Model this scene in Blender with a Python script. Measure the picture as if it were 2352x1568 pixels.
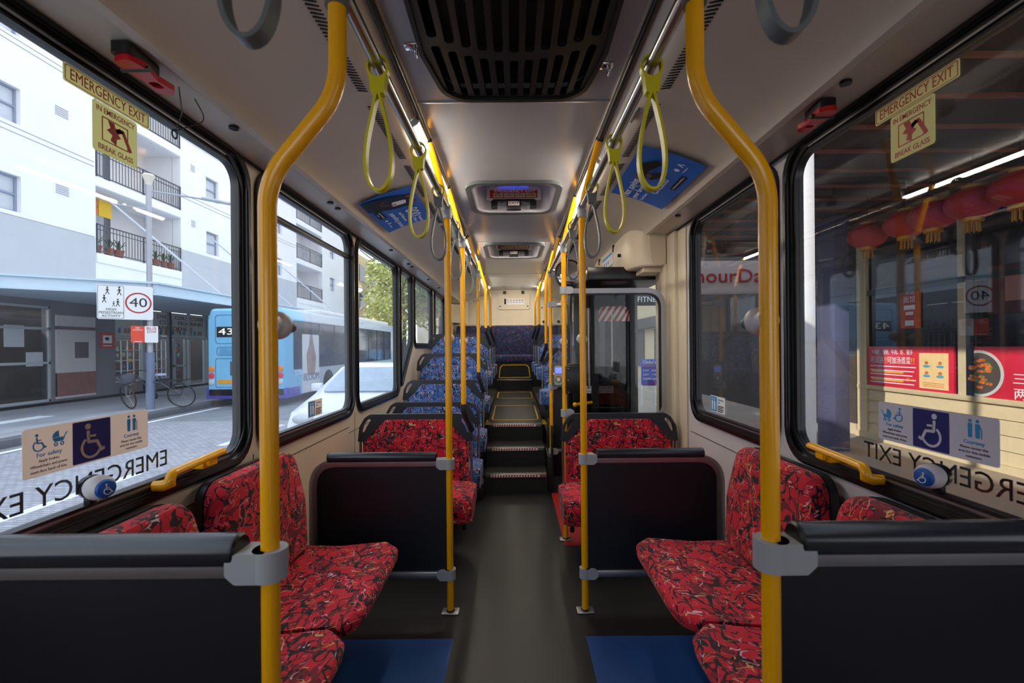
import bpy, bmesh, math, random
from mathutils import Matrix, Vector
from mathutils.geometry import tessellate_polygon
random.seed(7)
for o in list(bpy.data.objects): bpy.data.objects.remove(o)
SC = bpy.context.scene
C = SC.collection
PI = math.pi

# ------------------------------------------------------------ camera, sky, sun, exposure
cd = bpy.data.cameras.new('camera'); cam = bpy.data.objects.new('camera', cd); C.objects.link(cam)
cam.location = (0, 0, 1.4); cam.rotation_euler = (PI/2, 0.0087, 0)
cd.sensor_width = 36; cd.lens = 16.0; cd.shift_x = -4/2352; cd.shift_y = 11/2352
cd.clip_start = .05; cd.clip_end = 300
cd.dof.use_dof = True; cd.dof.focus_distance = 3.2; cd.dof.aperture_fstop = 4.5
SC.camera = cam
w = bpy.data.worlds.new('world'); SC.world = w; w.use_nodes = True
wn = w.node_tree; wn.nodes.clear()
wo = wn.nodes.new('ShaderNodeOutputWorld'); bg = wn.nodes.new('ShaderNodeBackground')
tc = wn.nodes.new('ShaderNodeTexCoord'); sp = wn.nodes.new('ShaderNodeSeparateXYZ'); cr = wn.nodes.new('ShaderNodeValToRGB')
wn.links.new(tc.outputs['Generated'], sp.inputs[0]); wn.links.new(sp.outputs['Z'], cr.inputs[0])
cr.color_ramp.elements[0].color = (.93, .95, 1, 1); cr.color_ramp.elements[1].color = (.70, .82, 1, 1); cr.color_ramp.elements[1].position = .9
wn.links.new(cr.outputs[0], bg.inputs[0]); bg.inputs[1].default_value = 2.4; wn.links.new(bg.outputs[0], wo.inputs[0])
sl = bpy.data.lights.new('sun', 'SUN'); so = bpy.data.objects.new('sun', sl); C.objects.link(so)
sl.energy = 6.5; sl.angle = .02; sl.color = (1, .93, .8)
so.rotation_euler = Vector((-1, -.6, .575)).to_track_quat('Z', 'Y').to_euler(); so.location = (-12, 0, 20)
SC.view_settings.view_transform = 'Standard'; SC.view_settings.look = 'None'
SC.view_settings.gamma = 1; SC.view_settings.use_curve_mapping = False; SC.view_settings.exposure = 0.0

# ------------------------------------------------------------ materials
def lin(c):
    return tuple(((v/255)/12.92 if v/255 <= .04045 else ((v/255+.055)/1.055)**2.4) for v in c) + (1,)
MC = {}
def M(name, col, rough=.5, metal=0, var=.05, sc=6, emis=0, coat=0, bump=0, bsc=200):
    if name in MC: return MC[name]
    m = bpy.data.materials.new(name); m.use_nodes = True; nt = m.node_tree; b = nt.nodes['Principled BSDF']
    L = lin(col)
    t = nt.nodes.new('ShaderNodeTexCoord'); n = nt.nodes.new('ShaderNodeTexNoise'); n.inputs['Scale'].default_value = sc; n.inputs['Detail'].default_value = 4
    nt.links.new(t.outputs['Object'], n.inputs['Vector'])
    r = nt.nodes.new('ShaderNodeValToRGB'); r.color_ramp.elements[0].position = .3; r.color_ramp.elements[1].position = .7
    r.color_ramp.elements[0].color = tuple(v*(1-var) for v in L[:3])+(1,); r.color_ramp.elements[1].color = tuple(min(1, v*(1+var)) for v in L[:3])+(1,)
    nt.links.new(n.outputs['Fac'], r.inputs[0]); nt.links.new(r.outputs[0], b.inputs['Base Color'])
    b.inputs['Roughness'].default_value = rough; b.inputs['Metallic'].default_value = metal
    b.inputs['Coat Weight'].default_value = coat; b.inputs['Coat Roughness'].default_value = .08
    if emis:
        nt.links.new(r.outputs[0], b.inputs['Emission Color']); b.inputs['Emission Strength'].default_value = emis
    if bump:
        n2 = nt.nodes.new('ShaderNodeTexNoise'); n2.inputs['Scale'].default_value = bsc; nt.links.new(t.outputs['Object'], n2.inputs['Vector'])
        bu = nt.nodes.new('ShaderNodeBump'); bu.inputs['Strength'].default_value = bump; bu.inputs['Distance'].default_value = .002
        nt.links.new(n2.outputs['Fac'], bu.inputs['Height']); nt.links.new(bu.outputs[0], b.inputs['Normal'])
    MC[name] = m; return m
def glass(name, tint, dust=.0, refl=1.0):
    m = bpy.data.materials.new(name); m.use_nodes = True; nt = m.node_tree; nt.nodes.clear()
    o = nt.nodes.new('ShaderNodeOutputMaterial'); tr = nt.nodes.new('ShaderNodeBsdfTransparent'); gl = nt.nodes.new('ShaderNodeBsdfGlossy')
    tr.inputs[0].default_value = tint+(1,); gl.inputs['Roughness'].default_value = 0.0
    fr = nt.nodes.new('ShaderNodeLayerWeight'); pw = nt.nodes.new('ShaderNodeMath'); pw.operation = 'POWER'; pw.inputs[1].default_value = 5; nt.links.new(fr.outputs['Facing'], pw.inputs[0])
    mu = nt.nodes.new('ShaderNodeMath'); mu.operation = 'MULTIPLY_ADD'; mu.inputs[1].default_value = .9*min(1, refl); mu.inputs[2].default_value = .04*refl; nt.links.new(pw.outputs[0], mu.inputs[0])
    mx = nt.nodes.new('ShaderNodeMixShader'); nt.links.new(mu.outputs[0], mx.inputs[0]); nt.links.new(tr.outputs[0], mx.inputs[1]); nt.links.new(gl.outputs[0], mx.inputs[2])
    last = mx
    if dust:
        df = nt.nodes.new('ShaderNodeBsdfTranslucent'); df.inputs[0].default_value = (.9, .92, 1, 1)
        t = nt.nodes.new('ShaderNodeTexCoord'); n = nt.nodes.new('ShaderNodeTexNoise'); n.inputs['Scale'].default_value = 3; nt.links.new(t.outputs['Object'], n.inputs['Vector'])
        m2 = nt.nodes.new('ShaderNodeMath'); m2.operation = 'MULTIPLY'; m2.inputs[1].default_value = dust*2; nt.links.new(n.outputs['Fac'], m2.inputs[0])
        x2 = nt.nodes.new('ShaderNodeMixShader'); nt.links.new(m2.outputs[0], x2.inputs[0]); nt.links.new(mx.outputs[0], x2.inputs[1]); nt.links.new(df.outputs[0], x2.inputs[2]); last = x2
    nt.links.new(last.outputs[0], o.inputs[0]); return m
def fabric(name, base, base2, layers, rough=.85, sc=1):
    m = bpy.data.materials.new(name); m.use_nodes = True; nt = m.node_tree; b = nt.nodes['Principled BSDF']
    N = nt.nodes.new; Lk = nt.links.new
    t = N('ShaderNodeTexCoord'); 
    def noise(scale, off, stretch=(1, 1, 1), rot=0, detail=0, dist=0):
        mp = N('ShaderNodeMapping'); mp.inputs['Location'].default_value = off; mp.inputs['Scale'].default_value = tuple(s*scale*sc for s in stretch); mp.inputs['Rotation'].default_value = (rot, rot*.7, rot*1.3)
        Lk(t.outputs['Object'], mp.inputs[0]); n = N('ShaderNodeTexNoise'); n.inputs['Scale'].default_value = 1; n.inputs['Detail'].default_value = detail; n.inputs['Distortion'].default_value = dist
        Lk(mp.outputs[0], n.inputs['Vector']); return n.outputs['Fac']
    def math_(op, a, v, v2=None):
        q = N('ShaderNodeMath'); q.operation = op; 
        if hasattr(a, 'node'): Lk(a, q.inputs[0])
        else: q.inputs[0].default_value = a
        if hasattr(v, 'node'): Lk(v, q.inputs[1])
        else: q.inputs[1].default_value = v
        return q.outputs[0]
    def mix(f, a, bb):
        x = N('ShaderNodeMix'); x.data_type = 'RGBA'; Lk(f, x.inputs[0])
        for s, i in ((a, 6), (bb, 7)):
            if hasattr(s, 'node'): Lk(s, x.inputs[i])
            else: x.inputs[i].default_value = lin(s)
        return x.outputs[2]
    cur = mix(noise(9, (3, 1, 2), detail=2), base, base2)
    for i, (col, scale, wd, thr, stretch, rot) in enumerate(layers):
        n = noise(scale, (i*7.3, i*3.1, i*5.7), stretch, rot, 0, .6)
        ln = math_('LESS_THAN', math_('ABSOLUTE', math_('SUBTRACT', n, .5), 0), wd)
        mk = math_('GREATER_THAN', noise(scale*.7, (i*2.9+11, i*4.4, 8), (1, 1, 1), 0, 1), thr)
        cur = mix(math_('MULTIPLY', ln, mk), cur, col)
    Lk(cur, b.inputs['Base Color']); b.inputs['Roughness'].default_value = rough; b.inputs['Sheen Weight'].default_value = .1
    MC[name] = m; return m
RL = [((45, 10, 22), 22, .032, .39, (1, 1, 1), .3), ((20, 12, 22), 34, .055, .50, (1.6, .7, .8), 1.1), ((18, 12, 20), 15, .012, .40, (.8, 1.3, 1.2), 2.0),
      ((120, 20, 35), 26, .06, .5, (1, .5, 1), .7), ((225, 90, 110), 30, .016, .54, (2.2, .5, .6), .9), ((222, 170, 100), 36, .016, .57, (.6, 1.6, .9), 1.7), ((225, 190, 200), 40, .016, .575, (.6, .8, 2.4), 2.6)]
F_red = fabric('red_scribble_fabric', (216, 22, 52), (186, 12, 38), RL, sc=.62)
BL = [((16, 24, 50), 24, .035, .42, (1, 1, 1), .3), ((12, 16, 34), 32, .05, .5, (1.6, .7, .8), 1.1), ((130, 160, 210), 30, .03, .5, (2, .5, .6), .9),
      ((205, 205, 215), 40, .022, .57, (.6, 1.6, .9), 1.7), ((215, 120, 110), 36, .022, .57, (.6, .8, 2.4), 2.6), ((190, 80, 150), 44, .022, .6, (1.4, .8, 1), 3.3)]
F_blue = fabric('blue_scribble_fabric', (72, 122, 190), (40, 82, 146), BL, sc=.65)
NV = [((18, 20, 44), 12, .05, .45, (1, 1, 1), .3), ((40, 62, 118), 16, .05, .5, (1, 1, 1), 1.1), ((115, 60, 88), 24, .03, .56, (1, 1, 1), 2.1), ((120, 110, 90), 30, .02, .6, (1, 1, 1), 3)]
F_navy = fabric('navy_speckle_fabric', (32, 40, 82), (24, 30, 64), NV)
beige = M('beige_wall_panel', (206, 192, 172), .45, var=.02)
beige2 = M('cream_moulding', (216, 203, 178), .4, var=.02)
lit_wall = M('lit_wall_panel', (205, 200, 202), .45, var=.02)  # wall panel colour with the pale lavender window light put in
cove_m = M('cove_panel', (196, 186, 172), .33, var=.02)
ceil_m = M('glossy_grey_ceiling', (176, 176, 178), .2, var=.02)
black_r = M('black_rubber', (14, 14, 15), .28, var=.1)
black_p = M('black_plastic', (20, 20, 22), .35, var=.1)
dark_g = M('charcoal_panel', (23, 24, 32), .45, var=.06)
seat_fr = M('seat_frame_plastic', (38, 42, 50), .36, var=.06)
pad_m = M('padded_rail_vinyl', (34, 36, 46), .26, var=.06, coat=.15)
yellow = M('yellow_powder_coat', (255, 180, 0), .24, var=.0, coat=.35)
strap_y = M('lime_yellow_plastic', (212, 200, 20), .38, var=.03)
strap_g = M('grey_plastic', (104, 110, 112), .4, var=.03)
grey_cl = M('grey_clamp_plastic', (168, 172, 176), .42, var=.03)
steel = M('brushed_steel', (168, 164, 160), .25, 1, var=.05)
chrome = M('chrome', (215, 215, 220), .08, 1, var=.02)
alu = M('aluminium_edge', (170, 168, 172), .35, .9, var=.03)
ball_m = M('pale_button_plastic', (205, 200, 204), .38, var=.02)
floor_m = M('charcoal_vinyl_floor', (32, 32, 31), .42, var=.18, sc=9, bump=.15, bsc=600)
blue_f = M('blue_vinyl_floor', (34, 78, 142), .4, var=.12)
red_f = M('red_vinyl_floor', (170, 30, 26), .45, var=.08)
dkfloor = M('dark_step_vinyl', (21, 21, 21), .5, var=.1)
lite = M('fluorescent_diffuser', (255, 245, 228), .5, emis=50, var=0)
white_s = M('white_print', (235, 236, 238), .5, var=.02)
cream_s = M('cream_sticker', (238, 234, 186), .5, var=.03)
red_s = M('red_print', (176, 24, 22), .5, var=.03)
blue_s = M('cyan_print', (40, 140, 210), .5, var=.03)
navy_s = M('navy_print', (28, 32, 112), .45, var=.03)
black_s = M('black_print', (18, 18, 20), .5, var=.05)
tan_s = M('tan_sticker', (244, 228, 216), .5, var=.02)
for mm_, tc_ in ((cream_s, (245, 240, 190)), (tan_s, (245, 228, 214))):
    nt = mm_.node_tree; ou = nt.nodes['Material Output']; tl_ = nt.nodes.new('ShaderNodeBsdfTranslucent'); tl_.inputs[0].default_value = lin(tc_); mx = nt.nodes.new('ShaderNodeMixShader'); mx.inputs[0].default_value = .6
    nt.links.new(nt.nodes['Principled BSDF'].outputs[0], mx.inputs[1]); nt.links.new(tl_.outputs[0], mx.inputs[2]); nt.links.new(mx.outputs[0], ou.inputs[0])
yel_line = M('yellow_line_paint', (225, 180, 20), .5, var=.05)
glass_c = glass('clear_window_glass', (.93, .95, .95), dust=.012, refl=.45)
glass_r = glass('tinted_window_glass', (.78, .78, .8), dust=.004, refl=1.15)
glass_d = glass('dusty_window_glass', (.9, .92, .93), dust=.05, refl=.5)

# ------------------------------------------------------------ mesh helpers
def L3(v): return v if isinstance(v, Matrix) else Matrix.Translation(v)
def basis(x, y, z, loc):
    m = Matrix((x, y, z)).transposed().to_4x4(); m.translation = Vector(loc); return m
def LW(x, y, z): return basis((0, 1, 0), (0, 0, 1), (1, 0, 0), (x, y, z))
def RW(x, y, z): return basis((0, -1, 0), (0, 0, 1), (-1, 0, 0), (x, y, z))
def FW(x, y, z): return basis((1, 0, 0), (0, 0, 1), (0, -1, 0), (x, y, z))
def UP(x, y, z): return Matrix.Translation((x, y, z))
def rpoly(pts, rad, n=6):
    out = []; k = len(pts)
    for i in range(k):
        p = Vector(pts[i]); a = Vector(pts[i-1])-p; b = Vector(pts[(i+1) % k])-p
        r = rad[i] if isinstance(rad, (list, tuple)) else rad
        if r <= 0: out.append(tuple(p)); continue
        a_, b_ = a.normalized(), b.normalized(); ang = a_.angle(b_)
        d = min(r/math.tan(ang/2), a.length*.49, b.length*.49); r = d*math.tan(ang/2)
        c = p+(a_+b_).normalized()*(r/math.sin(ang/2)); s = p+a_*d-c; e = p+b_*d-c
        a0 = math.atan2(s.y, s.x); a1 = math.atan2(e.y, e.x); da = (a1-a0+PI) % (2*PI)-PI
        for j in range(n+1):
            t = a0+da*j/n; out.append((c.x+r*math.cos(t), c.y+r*math.sin(t)))
    return out
def rrect(x0, y0, x1, y1, r, n=6): return rpoly([(x0, y0), (x1, y0), (x1, y1), (x0, y1)], r, n)
def circ(x, y, r, n=24): return [(x+r*math.cos(2*PI*i/n), y+r*math.sin(2*PI*i/n)) for i in range(n)]
def fillet(pts, r, n=6):
    P = [Vector(p) for p in pts]; out = [P[0]]
    for i in range(1, len(P)-1):
        p = P[i]; a = P[i-1]-p; b = P[i+1]-p; a_, b_ = a.normalized(), b.normalized(); ang = a_.angle(b_)
        if ang > 3.1: out.append(p); continue
        d = min(r/math.tan(ang/2), a.length*.49, b.length*.49)
        s = p+a_*d; e = p+b_*d
        for j in range(n+1):
            t = j/n; out.append(s*(1-t)**2+p*2*t*(1-t)+e*t*t)
    out.append(P[-1]); return out
class G:
    def __init__(s): s.b = bmesh.new()
    def merge(s, t):
        me = bpy.data.meshes.new('t'); t.to_mesh(me); t.free(); s.b.from_mesh(me); bpy.data.meshes.remove(me); return s
    def box(s, x0, x1, y0, y1, z0, z1, bev=0, seg=2, mat=None):
        t = bmesh.new(); bmesh.ops.create_cube(t, size=1)
        for v in t.verts: v.co = Vector(((x0+x1)/2+v.co.x*(x1-x0), (y0+y1)/2+v.co.y*(y1-y0), (z0+z1)/2+v.co.z*(z1-z0)))
        if bev: bmesh.ops.bevel(t, geom=t.edges[:], offset=bev, segments=seg, affect='EDGES', profile=.5)
        if mat: bmesh.ops.transform(t, matrix=mat, verts=t.verts)
        return s.merge(t)
    def prism(s, outer, th, mat=None, holes=(), z0=0):
        loops = [list(outer)]+[list(h) for h in holes]; vl = [[Vector((p[0], p[1], 0)) for p in l] for l in loops]
        tris = tessellate_polygon(vl); t = bmesh.new(); flat = [p for l in loops for p in l]
        A = [t.verts.new((p[0], p[1], z0)) for p in flat]; B = [t.verts.new((p[0], p[1], z0+th)) for p in flat]
        for a, b, c in tris:
            for q in ((A[a], A[b], A[c]), (B[c], B[b], B[a])):
                try: t.faces.new(q)
                except ValueError: pass
        k = 0
        for l in loops:
            n = len(l)
            for i in range(n):
                j = (i+1) % n
                try: t.faces.new((A[k+i], A[k+j], B[k+j], B[k+i]))
                except ValueError: pass
            k += n
        bmesh.ops.recalc_face_normals(t, faces=t.faces)
        if mat: bmesh.ops.transform(t, matrix=mat, verts=t.verts)
        return s.merge(t)
    def sweep(s, pts, sec, closed=False, up=None, scale=None):
        P = [Vector(p) for p in pts]; n = len(P); t = bmesh.new(); rings = []; prev = None
        for i in range(n):
            if closed: tg = P[(i+1) % n]-P[i-1]
            else: tg = P[min(i+1, n-1)]-P[max(i-1, 0)]
            tg.normalize()
            if up is not None: nx = Vector(up)-tg*tg.dot(Vector(up)); nx.normalize()
            elif prev is None:
                h = Vector((0, 0, 1)) if abs(tg.z) < .9 else Vector((0, 1, 0)); nx = (h-tg*tg.dot(h)).normalized()
            else: nx = (prev-tg*tg.dot(prev)).normalized()
            prev = nx; bn = tg.cross(nx); k = scale[i] if scale else 1
            rings.append([t.verts.new(P[i]+nx*a*k+bn*b*k) for a, b in sec])
        m = len(sec)
        for i in range(n if closed else n-1):
            r0, r1 = rings[i], rings[(i+1) % n]
            for j in range(m): t.faces.new((r0[j], r0[(j+1) % m], r1[(j+1) % m], r1[j]))
        if not closed: t.faces.new(rings[0][::-1]); t.faces.new(rings[-1])
        bmesh.ops.recalc_face_normals(t, faces=t.faces); return s.merge(t)
    def tube(s, pts, r, seg=14, closed=False): return s.sweep(pts, [(r*math.cos(2*PI*i/seg), r*math.sin(2*PI*i/seg)) for i in range(seg)], closed)
    def cyl(s, a, b, r, seg=20): return s.tube([a, b], r, seg)
    def ball(s, c, r, sx=1, sy=1, sz=1, u=20, v=12):
        t = bmesh.new(); bmesh.ops.create_uvsphere(t, u_segments=u, v_segments=v, radius=r)
        for q in t.verts: q.co = Vector((q.co.x*sx, q.co.y*sy, q.co.z*sz))+Vector(c)
        return s.merge(t)
    def lathe(s, prof, mat, seg=24):
        t = bmesh.new(); rings = [[t.verts.new((r*math.cos(2*PI*i/seg), r*math.sin(2*PI*i/seg), z)) for i in range(seg)] for r, z in prof]
        for a, b in zip(rings, rings[1:]):
            for j in range(seg): t.faces.new((a[j], a[(j+1) % seg], b[(j+1) % seg], b[j]))
        t.faces.new(rings[0][::-1]); t.faces.new(rings[-1]); bmesh.ops.transform(t, matrix=mat, verts=t.verts)
        bmesh.ops.recalc_face_normals(t, faces=t.faces); return s.merge(t)
    def stroke(s, pts, w, mat, th=.0008):
        for a, b in zip(pts, pts[1:]):
            a, b = Vector(a), Vector(b); d = (b-a)
            if d.length < 1e-6: continue
            d.normalize(); n = Vector((-d.y, d.x))*w/2; s.prism([tuple(a+n), tuple(a-n), tuple(b-n), tuple(b+n)], th, mat)
        for p in pts[1:-1]: s.prism(circ(p[0], p[1], w/2, 8), th*.98, mat)
        return s
    def text(s, txt, size, mat, width=None, th=.0006, align='CENTER', flip=False):
        cu = bpy.data.curves.new('t', 'FONT'); cu.body = txt; cu.size = size; cu.align_x = align; cu.align_y = 'CENTER'; cu.resolution_u = 3; cu.offset = size*.006 if size < .025 else 0; cu.extrude = th/2
        ob = bpy.data.objects.new('t', cu); me = bpy.data.meshes.new_from_object(ob)
        xs = [v.co.x for v in me.vertices]
        if xs:
            k = width/(max(xs)-min(xs)) if width else 1
            for v in me.vertices: v.co.x *= k*(-1 if flip else 1); v.co.z += th/2
            me.transform(mat); s.b.from_mesh(me)
        bpy.data.meshes.remove(me); bpy.data.objects.remove(ob); bpy.data.curves.remove(cu); return s
WM = {}
def finish(o, mat):
    o.data.materials.append(mat)
def mkmesh(g, name, inv):
    me = bpy.data.meshes.new(name); g.b.to_mesh(me); g.b.free()
    if inv is not None: me.transform(inv)
    me.shade_smooth()
    try: me.set_sharp_from_angle(angle=.61)
    except Exception: pass
    return me
def thing(name, label, cat, loc=(0, 0, 0), group=None, rz=0):
    o = bpy.data.objects.new(name, None); C.objects.link(o); o.location = loc; o.rotation_euler = (0, 0, rz); o.empty_display_size = .1
    o['label'] = label; o['category'] = cat
    if group: o['group'] = group
    WM[o.name] = Matrix.Translation(loc) @ Matrix.Rotation(rz, 4, 'Z'); return o
def part(name, g, mat, parent, label=None):
    W = WM[parent.name]; me = mkmesh(g, name, W.inverted()); me.materials.append(mat)
    o = bpy.data.objects.new(name, me); C.objects.link(o); o.parent = parent; WM[o.name] = W
    if label: o['label'] = label
    return o
def base_of(g):
    xs = [v.co for v in g.b.verts]; lo = Vector([min(v[i] for v in xs) for i in range(3)]); hi = Vector([max(v[i] for v in xs) for i in range(3)])
    return Vector(((lo.x+hi.x)/2, (lo.y+hi.y)/2, lo.z))
def solo(name, g, mat, label, cat, group=None):
    c = base_of(g); me = mkmesh(g, name, Matrix.Translation(-c)); me.materials.append(mat)
    o = bpy.data.objects.new(name, me); C.objects.link(o); o.location = c; WM[o.name] = Matrix.Translation(c)
    o['label'] = label; o['category'] = cat
    if group: o['group'] = group
    return o
def struct(name, g, mat):
    c = base_of(g); me = mkmesh(g, name, Matrix.Translation(-c)); me.materials.append(mat)
    o = bpy.data.objects.new(name, me); C.objects.link(o); o.location = c; WM[o.name] = Matrix.Translation(c); o['kind'] = 'structure'; return o
def dup(root, loc, label, group=None, rz=None):
    def rec(o, par):
        c = o.copy(); C.objects.link(c); c.parent = par
        for ch in [q for q in KIDS.get(o.name, [])]: rec(ch, c)
        return c
    KIDS = {}
    for q in bpy.data.objects:
        if q.parent: KIDS.setdefault(q.parent.name, []).append(q)
    r = rec(root, None); r.location = loc; r['label'] = label
    if rz is not None: r.rotation_euler.z = rz
    if group: r['group'] = group
    return r
X0 = .01
def X(s, a): return X0+s*a
SIDE = {-1: 'left', 1: 'right'}
# ============================================================ BUS SHELL
CZ = 2.5
# floor
g = G(); g.box(-1.2, 1.22, -3, 4.33, -.12, 0); fl = struct('floor', g, floor_m)
g = G(); g.box(-1.16, -.302, .2, 2.18, 0, .003); part('blue_floor_patch', g, blue_f, fl, 'blue vinyl wheelchair bay patch on the left')
g = G(); g.box(.335, 1.18, .2, 2.19, 0, .003); part('blue_floor_patch', g, blue_f, fl, 'blue vinyl wheelchair bay patch on the right')
g = G(); g.box(.345, 1.18, 3.19, 4.33, 0, .003); part('red_floor_patch', g, red_f, fl, 'red vinyl doorway patch')
# steps
ys = [4.33, 4.65, 5.04]; zs = [.185, .364, .54]
for i in range(3):
    g = G(); y1 = 5.3 if i < 2 else 5.04
    g.box(-.29, .31, ys[i], (ys+[5.3])[i+1] if i < 2 else 5.2, 0, zs[i]-.004)
    st = struct('floor', g, dkfloor)
    g = G(); g.box(-.28, .30, ys[i]-.014, ys[i]+.03, zs[i]-.03, zs[i]+.002, .003); part('step_nosing', g, alu, st)
    g = G()
    for k in range(17):
        x = -.22+k*.026
        g.prism([(x, -.011), (x+.013, -.011), (x+.02, .011), (x+.007, .011)], .001, FW(0, ys[i]-.015, zs[i]-.014))
    part('warning_strip', g, red_s, st, 'red diagonal stripes along the step nosing')
    g = G(); g.box(-.225, .235, ys[i]-.0155, ys[i]-.0145, zs[i]-.026, zs[i]-.002); part('warning_strip', g, white_s, st, 'white backing of the warning stripes')
    g = G()
    for k in range(18): g.box(-.27+k*.032, -.255+k*.032, ys[i]+.032, ys[i]+.04, zs[i], zs[i]+.003)
    part('tread_dots', g, yel_line, st)
# raised sloping rear aisle
def slope_z(y): return .54+(y-5.04)/(8.0-5.04)*.08
g = G(); g.prism([(5.07, 0), (5.07, .541), (8.0, .62), (8.0, 0)], .62, basis((0, 1, 0), (0, 0, 1), (1, 0, 0), (-.30, 0, 0)))
ra = struct('floor', g, dkfloor)
tilt = math.atan2(.08, 2.96)
def hatchline(y0, y1, hx, name='hatch_outline'):
    g = G(); m = basis((1, 0, 0), (0, math.cos(tilt), math.sin(tilt)), (0, -math.sin(tilt), math.cos(tilt)), (X0, y0, slope_z(y0)))
    g.prism(rrect(-hx, 0, hx, y1-y0, .07), .003, m, [rrect(-hx+.014, .014, hx-.014, y1-y0-.014, .06)]); part(name, g, yel_line, ra)
hatchline(5.27, 6.35, .275); hatchline(7.05, 7.8, .28)
g = G()
for s in (-1, 1):
    for k in range(7): 
        x = X(s, .315)-.018; g.box(x, x+.05, 5.0+k*.05, 5.018+k*.05, .5405, .5435)
part('tactile_strip', g, yel_line, ra)
g = G(); g.box(-.3, .32, 8.0, 8.22, .5, .815); rb = struct('floor', g, dkfloor)
g = G(); g.box(-.3, .32, 7.985, 8.02, .795, .82, .003); part('step_nosing', g, alu, rb)
g = G(); g.box(-1.16, 1.18, 8.22, 8.9, .5, 1.1); rp = struct('floor', g, dkfloor)
g = G(); m = FW(X0, 8.217, .83); g.prism(rpoly([(-.29, 0), (.29, 0), (.26, .24), (-.26, .24)], [.02, .02, .08, .08]), .004, m, [rpoly([(-.272, .014), (.272, .014), (.244, .226), (-.244, .226)], [.01, .01, .07, .07])])
part('panel_outline', g, yel_line, rp)
# seat podiums
for (x0, x1, y0, y1, z) in ((-1.16, -.29, 4.15, 4.80, .145), (-1.16, -.29, 4.80, 5.45, .40), (-1.16, -.30, 5.45, 8.9, .64), (.35, 1.18, 4.95, 5.75, .45), (.32, 1.18, 5.75, 8.9, .67)):
    g = G(); g.box(x0, x1, y0, y1, -.02, z, .006); struct('floor', g, dkfloor)
g = G(); g.box(.32, .36, 4.36, 4.95, 0, .34, .004); g.box(.355, .375, 4.40, 4.96, .0, .62, .004); struct('floor', g, dkfloor)

# ------------------------------------------------------------ walls with window openings
ZB, ZT = .915, 2.235
Lwin = [([(-.3, ZB), (2.005, ZB), (2.005, ZT), (-.3, ZT)], .13), ([(2.05, ZB), (3.30, ZB), (3.30, ZT), (2.05, ZT)], .13), ([(3.345, ZB), (4.60, ZB), (4.60, ZT), (3.345, ZT)], .12),
        ([(4.64, 1.0), (4.72, 1.0), (5.25, 1.46), (5.25, ZT), (4.64, ZT)], [.04, .1, .2, .11, .11]), ([(5.30, 1.39), (6.50, 1.39), (6.50, ZT), (5.30, ZT)], .11), ([(6.67, 1.39), (7.64, 1.39), (7.64, ZT), (6.67, ZT)], .11)]
Rwin = [([(-.3, ZB), (1.975, ZB), (1.975, ZT), (-.3, ZT)], .13), ([(2.02, ZB), (3.03, ZB), (3.03, ZT), (2.02, ZT)], .13),
        ([(5.4, 1.42), (6.7, 1.42), (6.7, ZT), (5.4, ZT)], .11), ([(6.8, 1.42), (8.0, 1.42), (8.0, ZT), (6.8, ZT)], .11)]
WALL = 1.175
def offp(pts, d):
    c = Vector((sum(p[0] for p in pts)/len(pts), sum(p[1] for p in pts)/len(pts))); out = []; n = len(pts)
    for i in range(n):
        p = Vector(pts[i]); a = (p-Vector(pts[i-1])).normalized(); b = (Vector(pts[(i+1) % n])-p).normalized()
        na = Vector((-a.y, a.x)); nb = Vector((-b.y, b.x)); k = (na+nb); k = k/max(.3, (1+na.dot(nb))); out.append(tuple(p+k*d))
    return out
wallmat = {-1: beige, 1: lit_wall}  # same panelling: the right side's colour carries light from the left windows
door = [(3.72, .0), (4.88, .0), (4.88, 2.0), (3.72, 2.0)]
wnum = 0
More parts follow.
